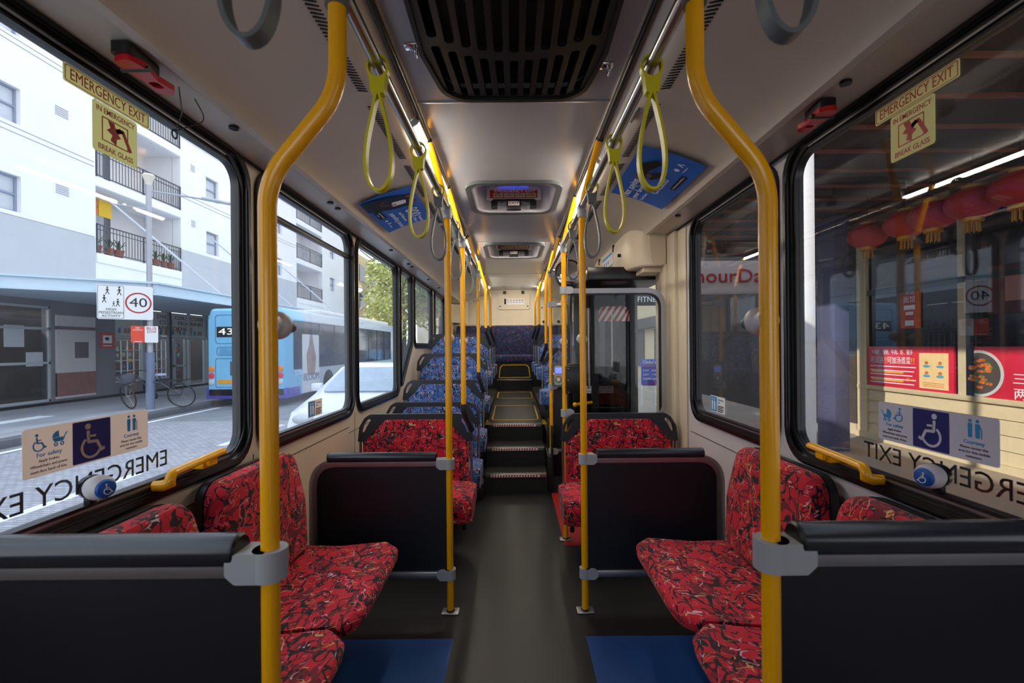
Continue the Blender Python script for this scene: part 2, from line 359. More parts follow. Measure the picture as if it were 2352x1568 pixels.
for s, wins in ((-1, Lwin), (1, Rwin)):
    xi = X(s, WALL)
    # matrix mapping (y,z)->world with depth outward
    m = basis((0, 1, 0), (0, 0, 1), (s, 0, 0), (xi, 0, 0))
    holes = [rpoly(offp(p, .006), r) for p, r in wins]
    if s == 1: 
        outer = [(-3, -.12), (3.72, -.12), (3.72, 2.0), (4.88, 2.0), (4.88, -.12), (9.05, -.12), (9.05, 2.27), (-3, 2.27)]
    else: outer = [(-3, -.12), (9.05, -.12), (9.05, 2.27), (-3, 2.27)]
    g = G(); g.prism(outer, .038, m, holes); wl = struct('wall_'+SIDE[s], g, wallmat[s])
    g = G()
    if s == -1:
        for y in (2.028, 3.32): g.box(xi-.0005, xi+.0015, y-.002, y+.002, .45, .93)
        g.box(xi-.001, xi+.002, 0, 3.2, .84, .843); g.box(xi-.001, xi+.002, 3.2, 4.6, .80, .803)
    else:
        g.box(xi-.002, xi+.001, 0, 3.05, .82, .823); g.box(xi-.002, xi+.001, 3.10, 3.104, .3, 2.2)
    part('panel_seam', g, black_s, wl)
    for i, (p, r) in enumerate(wins):
        wnum += 1; O = rpoly(p, r); I1 = rpoly(offp(p, .032), [max(.02, q-.03) for q in r] if isinstance(r, list) else r-.03); I2 = rpoly(offp(p, .060), [max(.02, q-.05) for q in r] if isinstance(r, list) else r-.05)
        W = thing('window_%d' % wnum, '', '', (xi, p[0][0], p[0][1])); del W['label']; del W['category']; W['kind'] = 'structure'
        g = G(); g.prism(O, .03, m, [I1], -.014); g.prism(rpoly(offp(p, .012), r), .012, m, [rpoly(offp(p, .026), r)], -.02); part('rubber_seal', g, black_r, W)
        g = G(); g.prism(rpoly(offp(p, .03), r), .042, m, [rpoly(offp(p, .044), r)], -.002); g.prism(rpoly(offp(p, .042), r), .034, m, [I2], .006)
        part('window_frame', g, black_p, W)
        y0, y1 = p[0][0], max(q[0] for q in p)
        g = G(); g.prism([(y0+.16, ZT-.05), (y1-.16, ZT-.05), (y1-.16, ZT-.044), (y0+.16, ZT-.044)], .004, m, z0=-.004)
        if i != 3: zb = p[0][1]; g.prism([(y0+.14, zb+.045), (y1-.14, zb+.045), (y1-.14, zb+.051), (y0+.14, zb+.051)], .004, m, z0=.003)
        part('frame_glint_strip', g, alu, W, 'thin metal bead along the frame')
        g = G(); g.prism(I2, .005, m, z0=.018); part('pane', g, (glass_d if i in (1, 4, 5) else glass_c) if s == -1 else glass_r, W)
        if s == -1 and i == 1:
            g = G(); g.box(xi-.035, xi-.004, y0+.055, y1-.055, 2.035, 2.062, .004); part('hopper_bar', g, black_p, W)
# ------------------------------------------------------------ front end (behind the camera) and rear wall
g = G(); g.prism([(-1.2, -.12), (1.22, -.12), (1.22, 2.55), (-1.2, 2.55)], .06, basis((1, 0, 0), (0, 0, 1), (0, 1, 0), (0, -3.06, 0)), [rrect(-1.0, .95, 1.02, 2.15, .12)]); struct('wall_front', g, beige)
YR = 8.92
g = G(); g.box(-1.2, 1.22, YR, YR+.06, -.12, 2.56); rw = struct('wall_back', g, beige2)
g = G(); g.prism(rrect(-.30, 0, .32, .33, .05), .02, FW(0, YR, 2.12)); part('hatch_panel', g, beige2, rw, 'raised cream hatch panel')
g = G(); g.prism(rrect(-.302, -.002, .322, .332, .05), .004, FW(0, YR, 2.12), [rrect(-.30, 0, .32, .33, .05)], z0=.0); part('panel_seam', g, black_s, rw)
g = G()
for x in (-.17, .19): g.box(x-.028, x+.028, YR-.045, YR-.02, 2.42, 2.48, .008)
for x in (-.26, .28): g.cyl((x, YR-.026, 2.18), (x, YR-.02, 2.18), .014)
for x in (.59, .88): g.box(x-.024, x+.024, YR-.03, YR, 1.85, 1.9, .008)
g.cyl((.56, YR-.02, 2.15), (.56, YR, 2.15), .014)
part('latch', g, black_p, rw)
g = G(); g.box(-.185, .215, YR-.024, YR-.02, 2.215, 2.335); pn = part('notice_sticker', g, white_s, rw, 'white strip of round safety icons')
g = G(); g.box(-.18, -.14, YR-.0255, YR-.024, 2.22, 2.33); part('sticker_print', g, black_s, pn)
g = G()
for k in range(6): g.prism(circ(-.105+k*.057, 2.30, .021, 16), .001, FW(0, YR-.024, 0), [circ(-.105+k*.057, 2.30, .017, 16)])
for k in range(3): g.stroke([(.05+k*.057, 2.315), (.08+k*.057, 2.285)], .005, FW(0, YR-.024, 0))
part('sticker_print', g, red_s, pn)
g = G()
for k in range(6): 
    g.box(-.125+k*.057, -.085+k*.057, YR-.025, YR-.024, 2.255, 2.262); g.prism(circ(-.105+k*.057, 2.298, .008, 8), .001, FW(0, YR-.024, 0))
part('sticker_print', g, black_s, pn)
g = G(); g.prism(rrect(.49, 1.8, 1.12, 2.17, .05), .008, FW(0, YR, 0)); part('hatch_panel', g, beige2, rw, 'cream side hatch right of the middle')
g = G(); g.box(-1.165, 1.185, YR-.05, YR, 1.80, 1.84, .012); g.prism(rpoly([(-1.05, 1.86), (-.86, 1.84), (-.8, 2.04), (-.9, 2.12), (-1.02, 2.1)], .05), .01, FW(0, YR, 0)); part('ledge', g, beige2, rw)
# curved corner mouldings of the rear wall
for s in (-1, 1):
    g = G(); g.prism([(X(s, WALL), 8.5), (X(s, WALL), 9.0), (X(s, .9), 9.0), (X(s, .9), 8.91), (X(s, 1.02), 8.86), (X(s, 1.12), 8.72)], .65, UP(0, 0, 1.86)); struct('wall_back', g, beige2)

# ------------------------------------------------------------ ceiling
VY0, VY1 = .55, 1.97
vent_out = rpoly([(-.31, VY0), (.33, VY0), (.350, 1.64), (.30, 1.96), (-.28, 1.96), (-.330, 1.64)], [.03, .03, .1, .13, .13, .1])
H1 = rrect(-.29, 3.05, .31, 3.70, .11); H2 = rrect(-.29, 4.86, .31, 5.60, .11)
g = G(); g.prism([(-.46, -3), (.48, -3), (.48, 2.04), (-.46, 2.04)], .03, UP(0, 0, CZ), [rpoly([(-.305, VY0+.005), (.325, VY0+.005), (.345, 1.64), (.295, 1.955), (-.275, 1.955), (-.325, 1.64)], .09)]); struct('ceiling', g, ceil_m)
g = G(); g.prism([(-.46, 2.045), (.48, 2.045), (.48, 9.0), (-.46, 9.0)], .03, UP(0, 0, CZ), [H1, H2]); ce = struct('ceiling', g, ceil_m)
g = G(); g.box(-.45, .47, 2.036, 2.05, CZ-.006, CZ+.002, .002); g.box(-.45, .47, 5.08-.3, 5.09-.3, CZ-.003, CZ+.001); g.box(-.45, .47, 6.9, 6.91, CZ-.003, CZ+.001); part('seam_strip', g, alu, ce)
prof = [(1.18, 2.222), (1.04, 2.236), (1.015, 2.225), (.99, 2.23), (.972, 2.262), (.90, 2.298), (.80, 2.336), (.70, 2.366), (.62, 2.384), (.565, 2.392), (.53, 2.408), (.505, 2.438), (.497, 2.452), (.452, 2.493), (.43, 2.502)]
for s in (-1, 1):
    up = [(X(s, a), z) for a, z in prof]; lo = [(X(s, a), z+.02) for a, z in prof][::-1]
    g = G(); g.prism(up+lo, 12.0, basis((1, 0, 0), (0, 0, 1), (0, 1, 0), (0, -3, 0))); cv = struct('ceiling', g, cove_m)
    g = G(); g.box(X(s, 1.165)-.004, X(s, 1.165)+.004, -3, 8.6, 2.214, 2.226); part('panel_seam', g, black_s, cv)
    g = G(); P = [1.45, 2.02, 2.93] if s == 1 else [1.05, 1.71, 2.61, 2.72, 3.9, 4.55, 4.7, 5.6, 6.4]
    for y in P: g.cyl((X(s, 1.055), y, 2.225), (X(s, 1.055), y, 2.24), .017)
    part('screw_plug', g, black_p, cv)
    g = G(); t = -s*math.atan2(.014, .05)
    y = .7
    while y < 6.5:
        k = int(y*1000)//10 % 62
        if (y % .62) < .53:
            g.box(-.019, .019, -.003, .003, -.001, .001, mat=Matrix.Translation((X(s, .583), y, 2.3885)) @ Matrix.Rotation(s*.20, 4, 'Y') @ Matrix.Rotation(-s*.5, 4, 'Z'))
        y += .017
    o = part('vent_slots', g, black_s, cv); o['kind'] = 'stuff'
    g = G(); g.box(X(s, .437)-.005, X(s, .437)+.005, -3, 8.9, CZ-.012, CZ+.002); part('edge_trim', g, beige2, cv)

# raised ring round the vent
g = G(); ring = rpoly([(-.36, VY0-.1), (.38, VY0-.1), (.39, 1.70), (.31, 2.01), (-.29, 2.01), (-.37, 1.70)], [.03, .03, .14, .16, .16, .14])
g.prism(ring, .012, UP(0, 0, CZ-.012), [vent_out]); part('vent_surround', g, ceil_m, ce)
V = thing('air_vent', 'large black slotted return-air grille in the ceiling at the top of the frame', 'vent', (X0, 1.3, CZ))
slots = []
for k in range(-5, 6):
    x = X0+k*.056; ye = 1.645-1.1*(k*.056)**2; yf = 1.925-(0 if abs(k) < 5 else .035)
    cx = lambda y: X0+k*.056*(1 if y < 1.66 else 1-.10*(y-1.66)/.3)
    slots.append(rpoly([(x-.017, .62), (x+.017, .62), (x+.017, 1.13), (x-.017, 1.13)], .015, 4))
    slots.append(rpoly([(x-.017, 1.17), (x+.017, 1.17), (x+.017, ye), (x-.017, ye)], .015, 4))
    slots.append(rpoly([(x-.016, ye+.045), (x+.016, ye+.045), (cx(yf)+.014, yf), (cx(yf)-.014, yf)], .013, 4))
g = G(); g.prism(rpoly([(-.30, VY0+.01), (.32, VY0+.01), (.34, 1.64), (.29, 1.95), (-.27, 1.95), (-.32, 1.64)], [.03, .03, .1, .12, .12, .1]), .02, UP(0, 0, CZ-.04), slots); part('grille', g, black_p, V)
g = G(); g.prism(vent_out, .05, UP(0, 0, CZ-.05), [rpoly([(-.297, VY0+.02), (.317, VY0+.02), (.335, 1.64), (.285, 1.94), (-.265, 1.94), (-.315, 1.64)], [.03, .03, .1, .12, .12, .1])]); part('frame', g, black_p, V)
g = G(); g.box(-.36, .38, VY0-.03, 1.99, CZ+.10, CZ+.12); g.box(-.36, -.34, VY0-.03, 1.99, CZ+.03, CZ+.12); g.box(.36, .38, VY0-.03, 1.99, CZ+.03, CZ+.12); g.box(-.36, .38, 1.97, 1.99, CZ+.03, CZ+.12); g.box(-.36, .38, VY0-.03, VY0-.01, CZ+.03, CZ+.12); part('duct', g, black_s, V)
for x, y in ((-.355, 1.64), (.365, 1.76)):
    g = G(); g.box(x-.03, x+.03, y-.02, y+.02, CZ-.022, CZ-.012, .004); g.tube(fillet([(x+.012, y-.018, CZ-.02), (x+.012, y-.018, CZ-.05), (x+.012, y+.018, CZ-.05), (x+.012, y+.018, CZ-.02)], .01), .004); part('latch', g, chrome, V)

# roof hatches
whitegrey = M('hatch_liner', (196, 192, 196), .35, var=.02)
bluelamp = M('blue_led', (40, 70, 255), .4, emis=2.2, var=0)
def hatch(loop, y0, y1, lab, blue):
    Hh = thing('roof_hatch', lab, 'roof hatch', (X0, (y0+y1)/2, CZ), 'roof emergency hatches')
    out = rrect(-.325, y0-.035, .345, y1+.035, .13)
    g = G(); g.prism(out, .022, UP(0, 0, CZ-.020), [loop]); part('frame', g, M('hatch_frame', (74, 78, 82), .35), Hh)
    inn = rrect(-.275, y0+.015, .295, y1-.015, .10)
    g = G(); g.prism(rrect(-.288, y0+.003, .308, y1-.003, .108), .26, UP(0, 0, CZ-.015), [inn]); part('liner', g, whitegrey, Hh)
    g = G(); g.prism(rrect(-.32, y0-.02, .34, y1+.02, .12), .02, UP(0, 0, CZ+.245)); part('lid', g, whitegrey, Hh)
    yb = y1-.03; k = .19
    g = G(); g.box(X0-k-.03, X0+k+.03, yb-.02, yb, CZ+.072, CZ+.185, .006); part('sign_board', g, whitegrey, Hh)
    g = G(); g.box(X0-k, X0+k, yb-.023, yb-.02, CZ+.088, CZ+.152); e = part('emergency_exit_sign', g, red_s, Hh)
    g = G(); g.text('EMERGENCY EXIT', .026, FW(X0+.01, yb-.023, CZ+.1415), width=.33, th=.001)
    part('lettering', g, white_s, e)
    g = G()
    for j in range(4): g.box(X0-.165+j*.088, X0-.165+j*.088+.082, yb-.0245, yb-.023, CZ+.093, CZ+.128)
    part('pictogram_panel', g, cream_s, e)
    g = G()
    for j in range(4): 
        g.stroke([(X0-.155+j*.088, .112), (X0-.13+j*.088, .12), (X0-.1+j*.088, .11)], .004, FW(0, yb-.0245, CZ-.006)); g.stroke([(X0-.135+j*.088, .122), (X0-.11+j*.088, .128)], .003, FW(0, yb-.0245, CZ))
    part('pictogram', g, red_s, e)
    g = G(); g.box(X0-.058, X0+.058, yb-.045, yb-.008, CZ-.01, CZ+.075, .005); g.box(X0-.18, X0-.13, yb-.05, yb-.008, CZ-.0, CZ+.06, .004); g.box(X0+.13, X0+.18, yb-.05, yb-.008, CZ-.0, CZ+.06, .004)
    g.box(X0-.17, X0+.17, yb-.04, yb-.008, CZ+.055, CZ+.075, .004); part('latch_mechanism', g, black_p, Hh)
    g = G(); g.box(X0-.045, X0+.045, yb-.048, yb-.045, CZ+.022, CZ+.055); e = part('exit_sign', g, white_s, Hh)
    g = G(); g.text('EXIT', .034, FW(X0, yb-.048, CZ+.0385), width=.078, th=.001); part('lettering', g, red_s, e)
    g = G(); g.tube([(X0-.06, yb-.04, CZ+.05), (X0-.13, yb-.03, CZ+.03)], .004); g.tube([(X0+.06, yb-.04, CZ+.05), (X0+.13, yb-.03, CZ+.03)], .004)
    g.tube(fillet([(X0-.2, yb-.05, CZ+.165), (X0-.2, yb-.05, CZ+.18), (X0+.2, yb-.05, CZ+.18), (X0+.2, yb-.05, CZ+.165)], .01), .004); part('wire_handle', g, alu, Hh)
    if blue:
        g = G(); g.prism([(-.12, 0), (.12, 0), (.09, .009), (-.09, .009)], .02, FW(X0, yb-.02, CZ+.188)); part('blue_lamp', g, bluelamp, Hh)
hatch(H1, 3.05, 3.70, 'nearer roof emergency hatch with glowing blue strip above the red sign', True)
hatch(H2, 4.86, 5.60, 'farther, smaller roof emergency hatch without a blue glow', False)

# ceiling-edge light panels
for s in (-1, 1):
    for k, (y0, y1) in enumerate(((2.15, 3.35), (4.45, 5.65), (7.2, 8.35)) if s == -1 else ((2.6, 3.7), (4.75, 5.85), (7.4, 8.5))):
        t = thing('light_panel', ['nearest', 'middle', 'farthest'][k]+' of the three glowing light strips along the '+SIDE[s]+' ceiling edge', 'ceiling light', (X(s, .475), (y0+y1)/2, 2.47), 'ceiling edge light strips')
        g = G(); a = Vector((X(s, .446), 2.492)); b = Vector((X(s, .496), 2.444)); n = Vector((-s*.045, -.05)).normalized()*.014
        g.prism([tuple(a), tuple(b), tuple(b+n), tuple((a+b)/2+n*1.4), tuple(a+n)], y1-y0, basis((1, 0, 0), (0, 0, 1), (0, 1, 0), (0, y0, 0))); part('diffuser', g, lite, t)
        g = G()
        for y in (y0-.012, y1): g.prism([tuple(a-n*.3), tuple(b-n*.3), tuple(b+n*1.2), tuple((a+b)/2+n*1.7), tuple(a+n*1.2)], .012, basis((1, 0, 0), (0, 0, 1), (0, 1, 0), (0, y, 0)))
        part('end_cap', g, grey_cl, t)
# speaker pads on the cove edge
g = G(); g.prism(rrect(-.03, -.05, .03, .05, .02), .006, Matrix.Translation((X(1, .53), 1.98, 2.41)) @ Matrix.Rotation(-.9, 4, 'Y') @ Matrix.Translation((0, 0, -.006)))
solo('speaker_pad', g, strap_g, 'small grey rounded speaker pad on the right ceiling edge, above the strap handles', 'speaker')
# ============================================================ SEATS
def seat(s, y, base, fab, label, group, k=0):
    xc = X(s, .715) if s == -1 else X(s, .725)
    W = .82; top = base+.925; t = thing('bus_seat', label, 'bus seat', (xc, y, base), group)
    FM = FW(xc, y, top)
    hw = W/2
    O = rpoly([(-hw, -.195), (-hw+.012, -.09), (-hw+.05, -.025), (-hw+.09, 0), (hw-.09, 0), (hw-.05, -.025), (hw-.012, -.09), (hw, -.195), (hw-.046, -.195), (hw-.178, -.056), (-hw+.178, -.056), (-hw+.046, -.195)],
              [.008, .05, .04, .03, .03, .04, .05, .008, .008, .02, .02, .008], 4)
    hol = [rpoly([(q*(-hw+.024), -.130), (q*(-hw+.036), -.078), (q*(-hw+.070), -.034), (q*(-hw+.102), -.034), (q*(-hw+.070), -.080), (q*(-hw+.046), -.128)], [.01, .04, .03, .01, .03, .01], 4) for q in (1, -1)]
    g = G(); g.prism(O, .036, FM, hol, z0=-.02)
    t1 = part('top_grab_frame', g, seat_fr, t)
    # backrest, slightly domed towards the sitter
    g = G(); b = bmesh.new()
    nx, nz = 14, 8; zt, zb = -.045, -.60; vs = []
    def lim(z):
        return hw-.172+(min(1, (-z-.05)/.145))*.125 if z > -.195 else hw-.034
    zz = [-.04, -.05, -.08, -.12, -.16, -.195, -.3, -.42, -.54, -.585, -.60]
    for side in (0, 1):
        rows = []
        for z in zz:
            L = lim(z); row = []
            for i in range(nx+1):
                u = -1+2*i/nx; e = (1-abs(u)**6)*(1-max(0, (-z-.5)/.1)**2*.8)
                d = .008+.024*e-.006*math.exp(-(u/.04)**2) if side == 0 else -.03
                row.append(b.verts.new((u*L, z, d)))
            rows.append(row)
        for a, c in zip(rows, rows[1:]):
            for i in range(nx): b.faces.new((a[i], a[i+1], c[i+1], c[i]) if side == 0 else (a[i], c[i], c[i+1], a[i+1]))
        vs.append(rows)
    F_, B_ = vs
    bd = lambda R: [R[0][i] for i in range(nx+1)]+[R[j][nx] for j in range(1, len(zz))]+[R[-1][i] for i in range(nx-1, -1, -1)]+[R[j][0] for j in range(len(zz)-2, 0, -1)]
    f1, b1 = bd(F_), bd(B_); n = len(f1)
    for i in range(n): b.faces.new((f1[i], f1[(i+1) % n], b1[(i+1) % n], b1[i]))
    bmesh.ops.recalc_face_normals(b, faces=b.faces); bmesh.ops.transform(b, matrix=FM, verts=b.verts); g.merge(b)
    part('backrest', g, fab, t)
    g = G(); g.box(xc-hw+.04, xc+hw-.04, y+.028, y+.045, base+.28, top-.20, .006); part('back_shell', g, dark_g, t)
    for q in (-1, 1):
        g = G(); x = xc+q*(hw-.014)
        g.tube(fillet([(x, y, top-.18), (x, y-.005, base+.40), (x, y-.012, base+.315), (x, y-.1, base+.30)], .04), .0105, 12); part('side_tube', g, steel, t)
    g = G(); g.box(xc-hw+.02, xc+hw-.02, y-.018, y+.0, base+.305, base+.325, .004); part('cross_bar', g, alu, t)
    for q in (-1, 1):
        g = G(); cx = xc+q*.208-s*.012
        bm = bmesh.new(); nu, nv = 10, 16
        sec = [(-.40, .28), (-.43, .30), (-.445, .36), (-.44, .41), (-.415, .447), (-.37, .458), (-.25, .452), (-.1, .445), (-.03, .45), (0, .44), (.005, .38), (0, .33), (-.1, .32), (-.25, .29)]
        rings = []
        for i in range(nu+1):
            u = -1+2*i/nu; e = 1-abs(u)**5*.13; x = cx+.2145*math.copysign(min(1, abs(u)), u)*1.0
            cy, cz = -.22, .37
            rings.append([bm.verts.new((x, y+cy+(p-cy)*e, base+cz+(z-cz)*e+.006*(1-u*u))) for p, z in sec])
        m_ = len(sec)
        for a, c in zip(rings, rings[1:]):
            for j in range(m_): bm.faces.new((a[j], a[(j+1) % m_], c[(j+1) % m_], c[j]))
        bm.faces.new(rings[0]); bm.faces.new(rings[-1][::-1]); bmesh.ops.recalc_face_normals(bm, faces=bm.faces); g.merge(bm)
        part('seat_cushion', g, fab, t)
    g = G(); g.box(xc-.30, xc+.30, y-.33, y-.02, base+.24, base+.29, .01); g.box(xc-s*-.0-.05, xc+.05, y-.28, y-.06, base+.0, base+.26, .01)
    g.cyl((xc-s*(hw-.03), y-.36, base+.30), (xc-s*(hw-.03), y-.36, base+.24), .014); part('seat_support', g, black_p, t)
    return t
gr = 'red fabric double seats'
seat(-1, 3.25, 0, F_red, 'red double seat on the left, facing us behind the far dark partition', gr)
seat(1, 3.2, 0, F_red, 'red double seat on the right, in front of the glass door screen', gr)
gb = 'blue fabric double seats'
for y, b, l in ((3.93, 0, 'blue double seat directly behind the left red seat, only its top frame showing'), (4.56, .145, 'second blue double seat back on the left side'), (5.22, .40, 'third blue double seat back on the left, raised beside the steps'),
                (5.9, .64, 'fourth blue double seat back on the left, with the highest front row top bar'), (6.65, .66, 'fifth blue double seat back on the left, mostly hidden'), (7.4, .67, 'rearmost blue double seat on the left, just ahead of the bench')):
    seat(-1, y, b, F_blue, l, gb)
for y, b, l in ((5.45, .45, 'nearest blue double seat on the right, past the ticket reader'), (6.25, .67, 'second blue double seat on the right side'), (7.0, .68, 'third blue double seat on the right side'), (7.75, .69, 'rearmost blue double seat on the right, just ahead of the bench')):
    seat(1, y, b, F_blue, l, gb)
# rear bench
t = thing('rear_bench', 'full-width navy patterned bench across the back wall of the bus', 'bench', (X0, 8.6, .82))
g = G()
for x0, x1 in ((-1.10, -.36), (-.355, .375), (.38, 1.12)): g.box(x0, x1, 8.72, 8.87, 1.20, 1.80, .035, 3)
part('backrest', g, F_navy, t)
g = G()
for x0, x1 in ((-1.10, -.36), (-.355, .375), (.38, 1.12)): g.box(x0, x1, 8.26, 8.74, 1.10, 1.24, .03, 3)
part('seat_cushion', g, F_navy, t)
# ------------------------------------------------------------ inward-facing bench seats
def bench(s, y0, y1, label):
    t = thing('side_seat', label, 'bus seat', (X(s, .9), (y0+y1)/2, 0), 'inward-facing red side seats')
    xo = X(s, 1.10); xi = X(s, .60)
    g = G(); prof = rpoly([(0, 0), (.52, .012), (.53, .055), (.5, .075), (.25, .058), (0, .07)], [.02, .02, .03, .03, .1, .02], 5)
    prof2 = [(p[0], p[1]) for p in prof]
    b = bmesh.new(); rings = []; ny = 12
    for i in range(ny+1):
        u = -1+2*i/ny; e = 1-.12*abs(u)**8
        rings.append([b.verts.new((xo-s*(.02+p*e), (y0+y1)/2+u*(y1-y0)/2*.995, .405+(z-.03)*e+.004*(1-u*u)+p*.02)) for p, z in prof2])
    m_ = len(prof2)
    for a, c in zip(rings, rings[1:]):
        for j in range(m_): b.faces.new((a[j], a[(j+1) % m_], c[(j+1) % m_], c[j]))
    b.faces.new(rings[0]); b.faces.new(rings[-1][::-1]); bmesh.ops.recalc_face_normals(b, faces=b.faces); g.merge(b)
    part('seat_cushion', g, F_red, t)
    # backrest: rounded, narrower at the foot, leaning against the wall
    L = y1-y0; out = rpoly([(-L/2+.05, 0), (L/2-.05, 0), (L/2-.01, .22), (L/2-.07, .475), (-L/2+.07, .475), (-L/2+.01, .22)], [.05, .05, .2, .085, .085, .2], 7)
    b = bmesh.new(); N_ = len(out); c0 = Vector((0, .24))
    rings = []
    for sc_, d in ((.90, -.005), (1.0, .0), (1.012, .022), (1.0, .045), (.96, .062), (.86, .072), (.6, .07), (.3, .066)):
        rings.append([b.verts.new(((p[0]-c0.x)*sc_, c0.y+(p[1]-c0.y)*(1-(1-sc_)*.8 if sc_ < 1 else sc_), d)) for p in out])
    for a, c in zip(rings, rings[1:]):
        for j in range(N_): b.faces.new((a[j], a[(j+1) % N_], c[(j+1) % N_], c[j]))
    b.faces.new(rings[0]); b.faces.new(rings[-1][::-1]); bmesh.ops.recalc_face_normals(b, faces=b.faces)
    lean = Matrix.Rotation(-.12, 4, 'X')
    MM = (LW if s == -1 else RW)(X(s, 1.055), (y0+y1)/2, .445) @ lean
    bmesh.ops.transform(b, matrix=MM, verts=b.verts); g = G(); g.merge(b); part('backrest', g, F_red, t)
    g = G(); g.prism([(p[0]*1.015, p[1]*1.01) for p in out], .03, MM @ Matrix.Translation((0, 0, -.032))); part('back_shell', g, black_p, t)
    g = G(); a, c = sorted((X(s, 1.09), X(s, .63))); g.box(a, c, y0+.02, y1-.02, .365, .392, .008)
    a, c = sorted((X(s, 1.16), X(s, .86))); g.box(a, c, (y0+y1)/2-.12, (y0+y1)/2+.12, 0.004, .37, .01); part('seat_support', g, black_p, t)
bench(-1, 1.545, 2.22, 'red side seat on the left wall, the farther one with its whole back visible')
bench(-1, .93, 1.53, 'red side seat on the left wall, the nearer one half hidden by the near partition')
bench(1, 1.56, 2.24, 'red side seat on the right wall, the farther one with its whole back visible')
bench(1, .93, 1.545, 'red side seat on the right wall, the nearer one half hidden by the near partition')

# ============================================================ POLES
RZ = 2.13; RX = .355
def clamp(g, s, x, y, z, k=1):
    # ring round the pole plus a tapered arm reaching out to the partition
    g.prism(circ(0, 0, .029*k, 20), .052*k, UP(x, y, z-.026*k))
    a = .066*k
    pts = rpoly([(0, -.027*k), (s*a*.75, -.027*k), (s*a, -.012*k), (s*a, .016*k), (s*a*.72, .026*k), (0, .026*k)], [0, .01, .008, .01, .01, 0], 4)
    g.prism(pts, .052*k, basis((1, 0, 0), (0, 0, 1), (0, -1, 0), (x, y+.026*k, z)))
def pole(s, y, zb, label, ball=None, floor=False, bent=False, clamps=(), top=True, balls=1, low=None, curve_y=0):
    t = thing('grab_pole', label, 'grab pole', (X(s, RX), y, zb if not floor else 0), 'yellow grab poles')
    x = X(s, RX); lo = 0.0 if floor else zb
    if bent:
        xl = X(s, .497); P = fillet([(xl, y, lo), (xl, y, 1.735), (x, y, 1.905), (x, y, 2.112)], .16, 12)
    elif top:
        P = fillet([(x, y, lo), (x, y, 2.14), (X(s, .415), y, 2.36), (X(s, .447), y-.02, 2.475)], .5, 10)
    else: P = [(x, y, lo), (x, y, 2.11)]
    g = G(); g.tube(P, .0175, 20); part('pole', g, yellow, t)
    if floor:
        bx = X(s, .497) if bent else x
        g = G(); g.box(bx-.045, bx+.045, y-.03, y+.03, 0, .010, .004); part('base_plate', g, alu, t); g = G(); g.lathe([(.022, .008), (.022, .014), (.018, .018)], UP(bx, y, 0)); part('base_collar', g, black_p, t)
    if y < 4.6:
        g = G(); g.cyl((x, y, 2.075), (x, y, 2.118), .0235); g.cyl((x, y-.03, RZ), (x, y+.03, RZ), .0225); part('rail_bracket', g, grey_cl if not bent else strap_g, t)
    if top and not bent:
        g = G(); g.ball((X(s, .447), y-.02, 2.475), .021); part('end_cap', g, black_p, t)
    for z in clamps:
        g = G(); clamp(g, s, X(s, .497) if bent else x, y, z, 1.0 if not bent else 1.12); part('clamp', g, grey_cl, t)
    if not floor and not bent and low is not None:
        g = G(); g.tube(fillet([(x, y, zb+.03), (x, y, zb-.02), (x-s*.0+s*-.02, y+low*.4, zb-.09), (x-s*.04, y+low, zb-.17)], .05), .021, 14); part('seat_joint', g, seat_fr, t)
    if ball:
        bx = X(s, .497) if bent else x
        g = G(); g.ball((bx, y+.036, ball), .029); g.cyl((bx, y, ball), (bx, y+.02, ball), .022); bb = part('stop_button', g, ball_m, t, 'round pale stop button')
        g = G(); g.ball((bx+(-s)*.02, y+.05, ball-.004), .011, 1, 1, 1); part('push_disc', g, strap_g, bb)
    return t
pole(-1, .904, 0, 'thick near yellow pole on the left that bends outward below the ceiling rail', 1.447, True, True, (.975,))
pole(1, .904, 0, 'thick near yellow pole on the right that bends outward below the ceiling rail', 1.447, True, True, (.985,))
pole(-1, 2.40, 0, 'straight yellow pole on the left standing on the floor at the far partition', 1.444, True, clamps=(.785, .205))
pole(1, 2.40, 0, 'straight yellow pole on the right standing on the floor at the far partition', 1.437, True, clamps=(.805, .205))
pole(-1, 3.10, .98, 'yellow pole rising from the corner of the left red seat back', 1.435, low=.14)
pole(1, 3.29, 0, 'yellow pole on the right carrying the black box and glass screen', 1.432, True, clamps=(.915, 1.80))
pole(-1, 4.45, 1.12, 'yellow pole rising from the second blue seat back on the left', 1.61, low=.1)
pole(1, 4.50, .34, 'yellow pole on the right carrying the ticket reader beside the steps', 1.612, clamps=(.36, 1.0, 1.81))
pole(-1, 5.65, 1.60, 'yellow pole on the left rising from the fourth blue seat back', low=.2)
pole(-1, 6.78, 1.66, 'farthest yellow pole on the left, nearest the rear wall', low=.2)
pole(1, 5.12, 1.40, 'yellow pole on the right rising from the nearest right blue seat back', low=.25)
pole(1, 6.5, 1.68, 'second farthest yellow pole on the right, above the raised seats', low=.2)
pole(1, 7.65, 1.71, 'farthest yellow pole on the right, nearest the rear wall', low=.15)

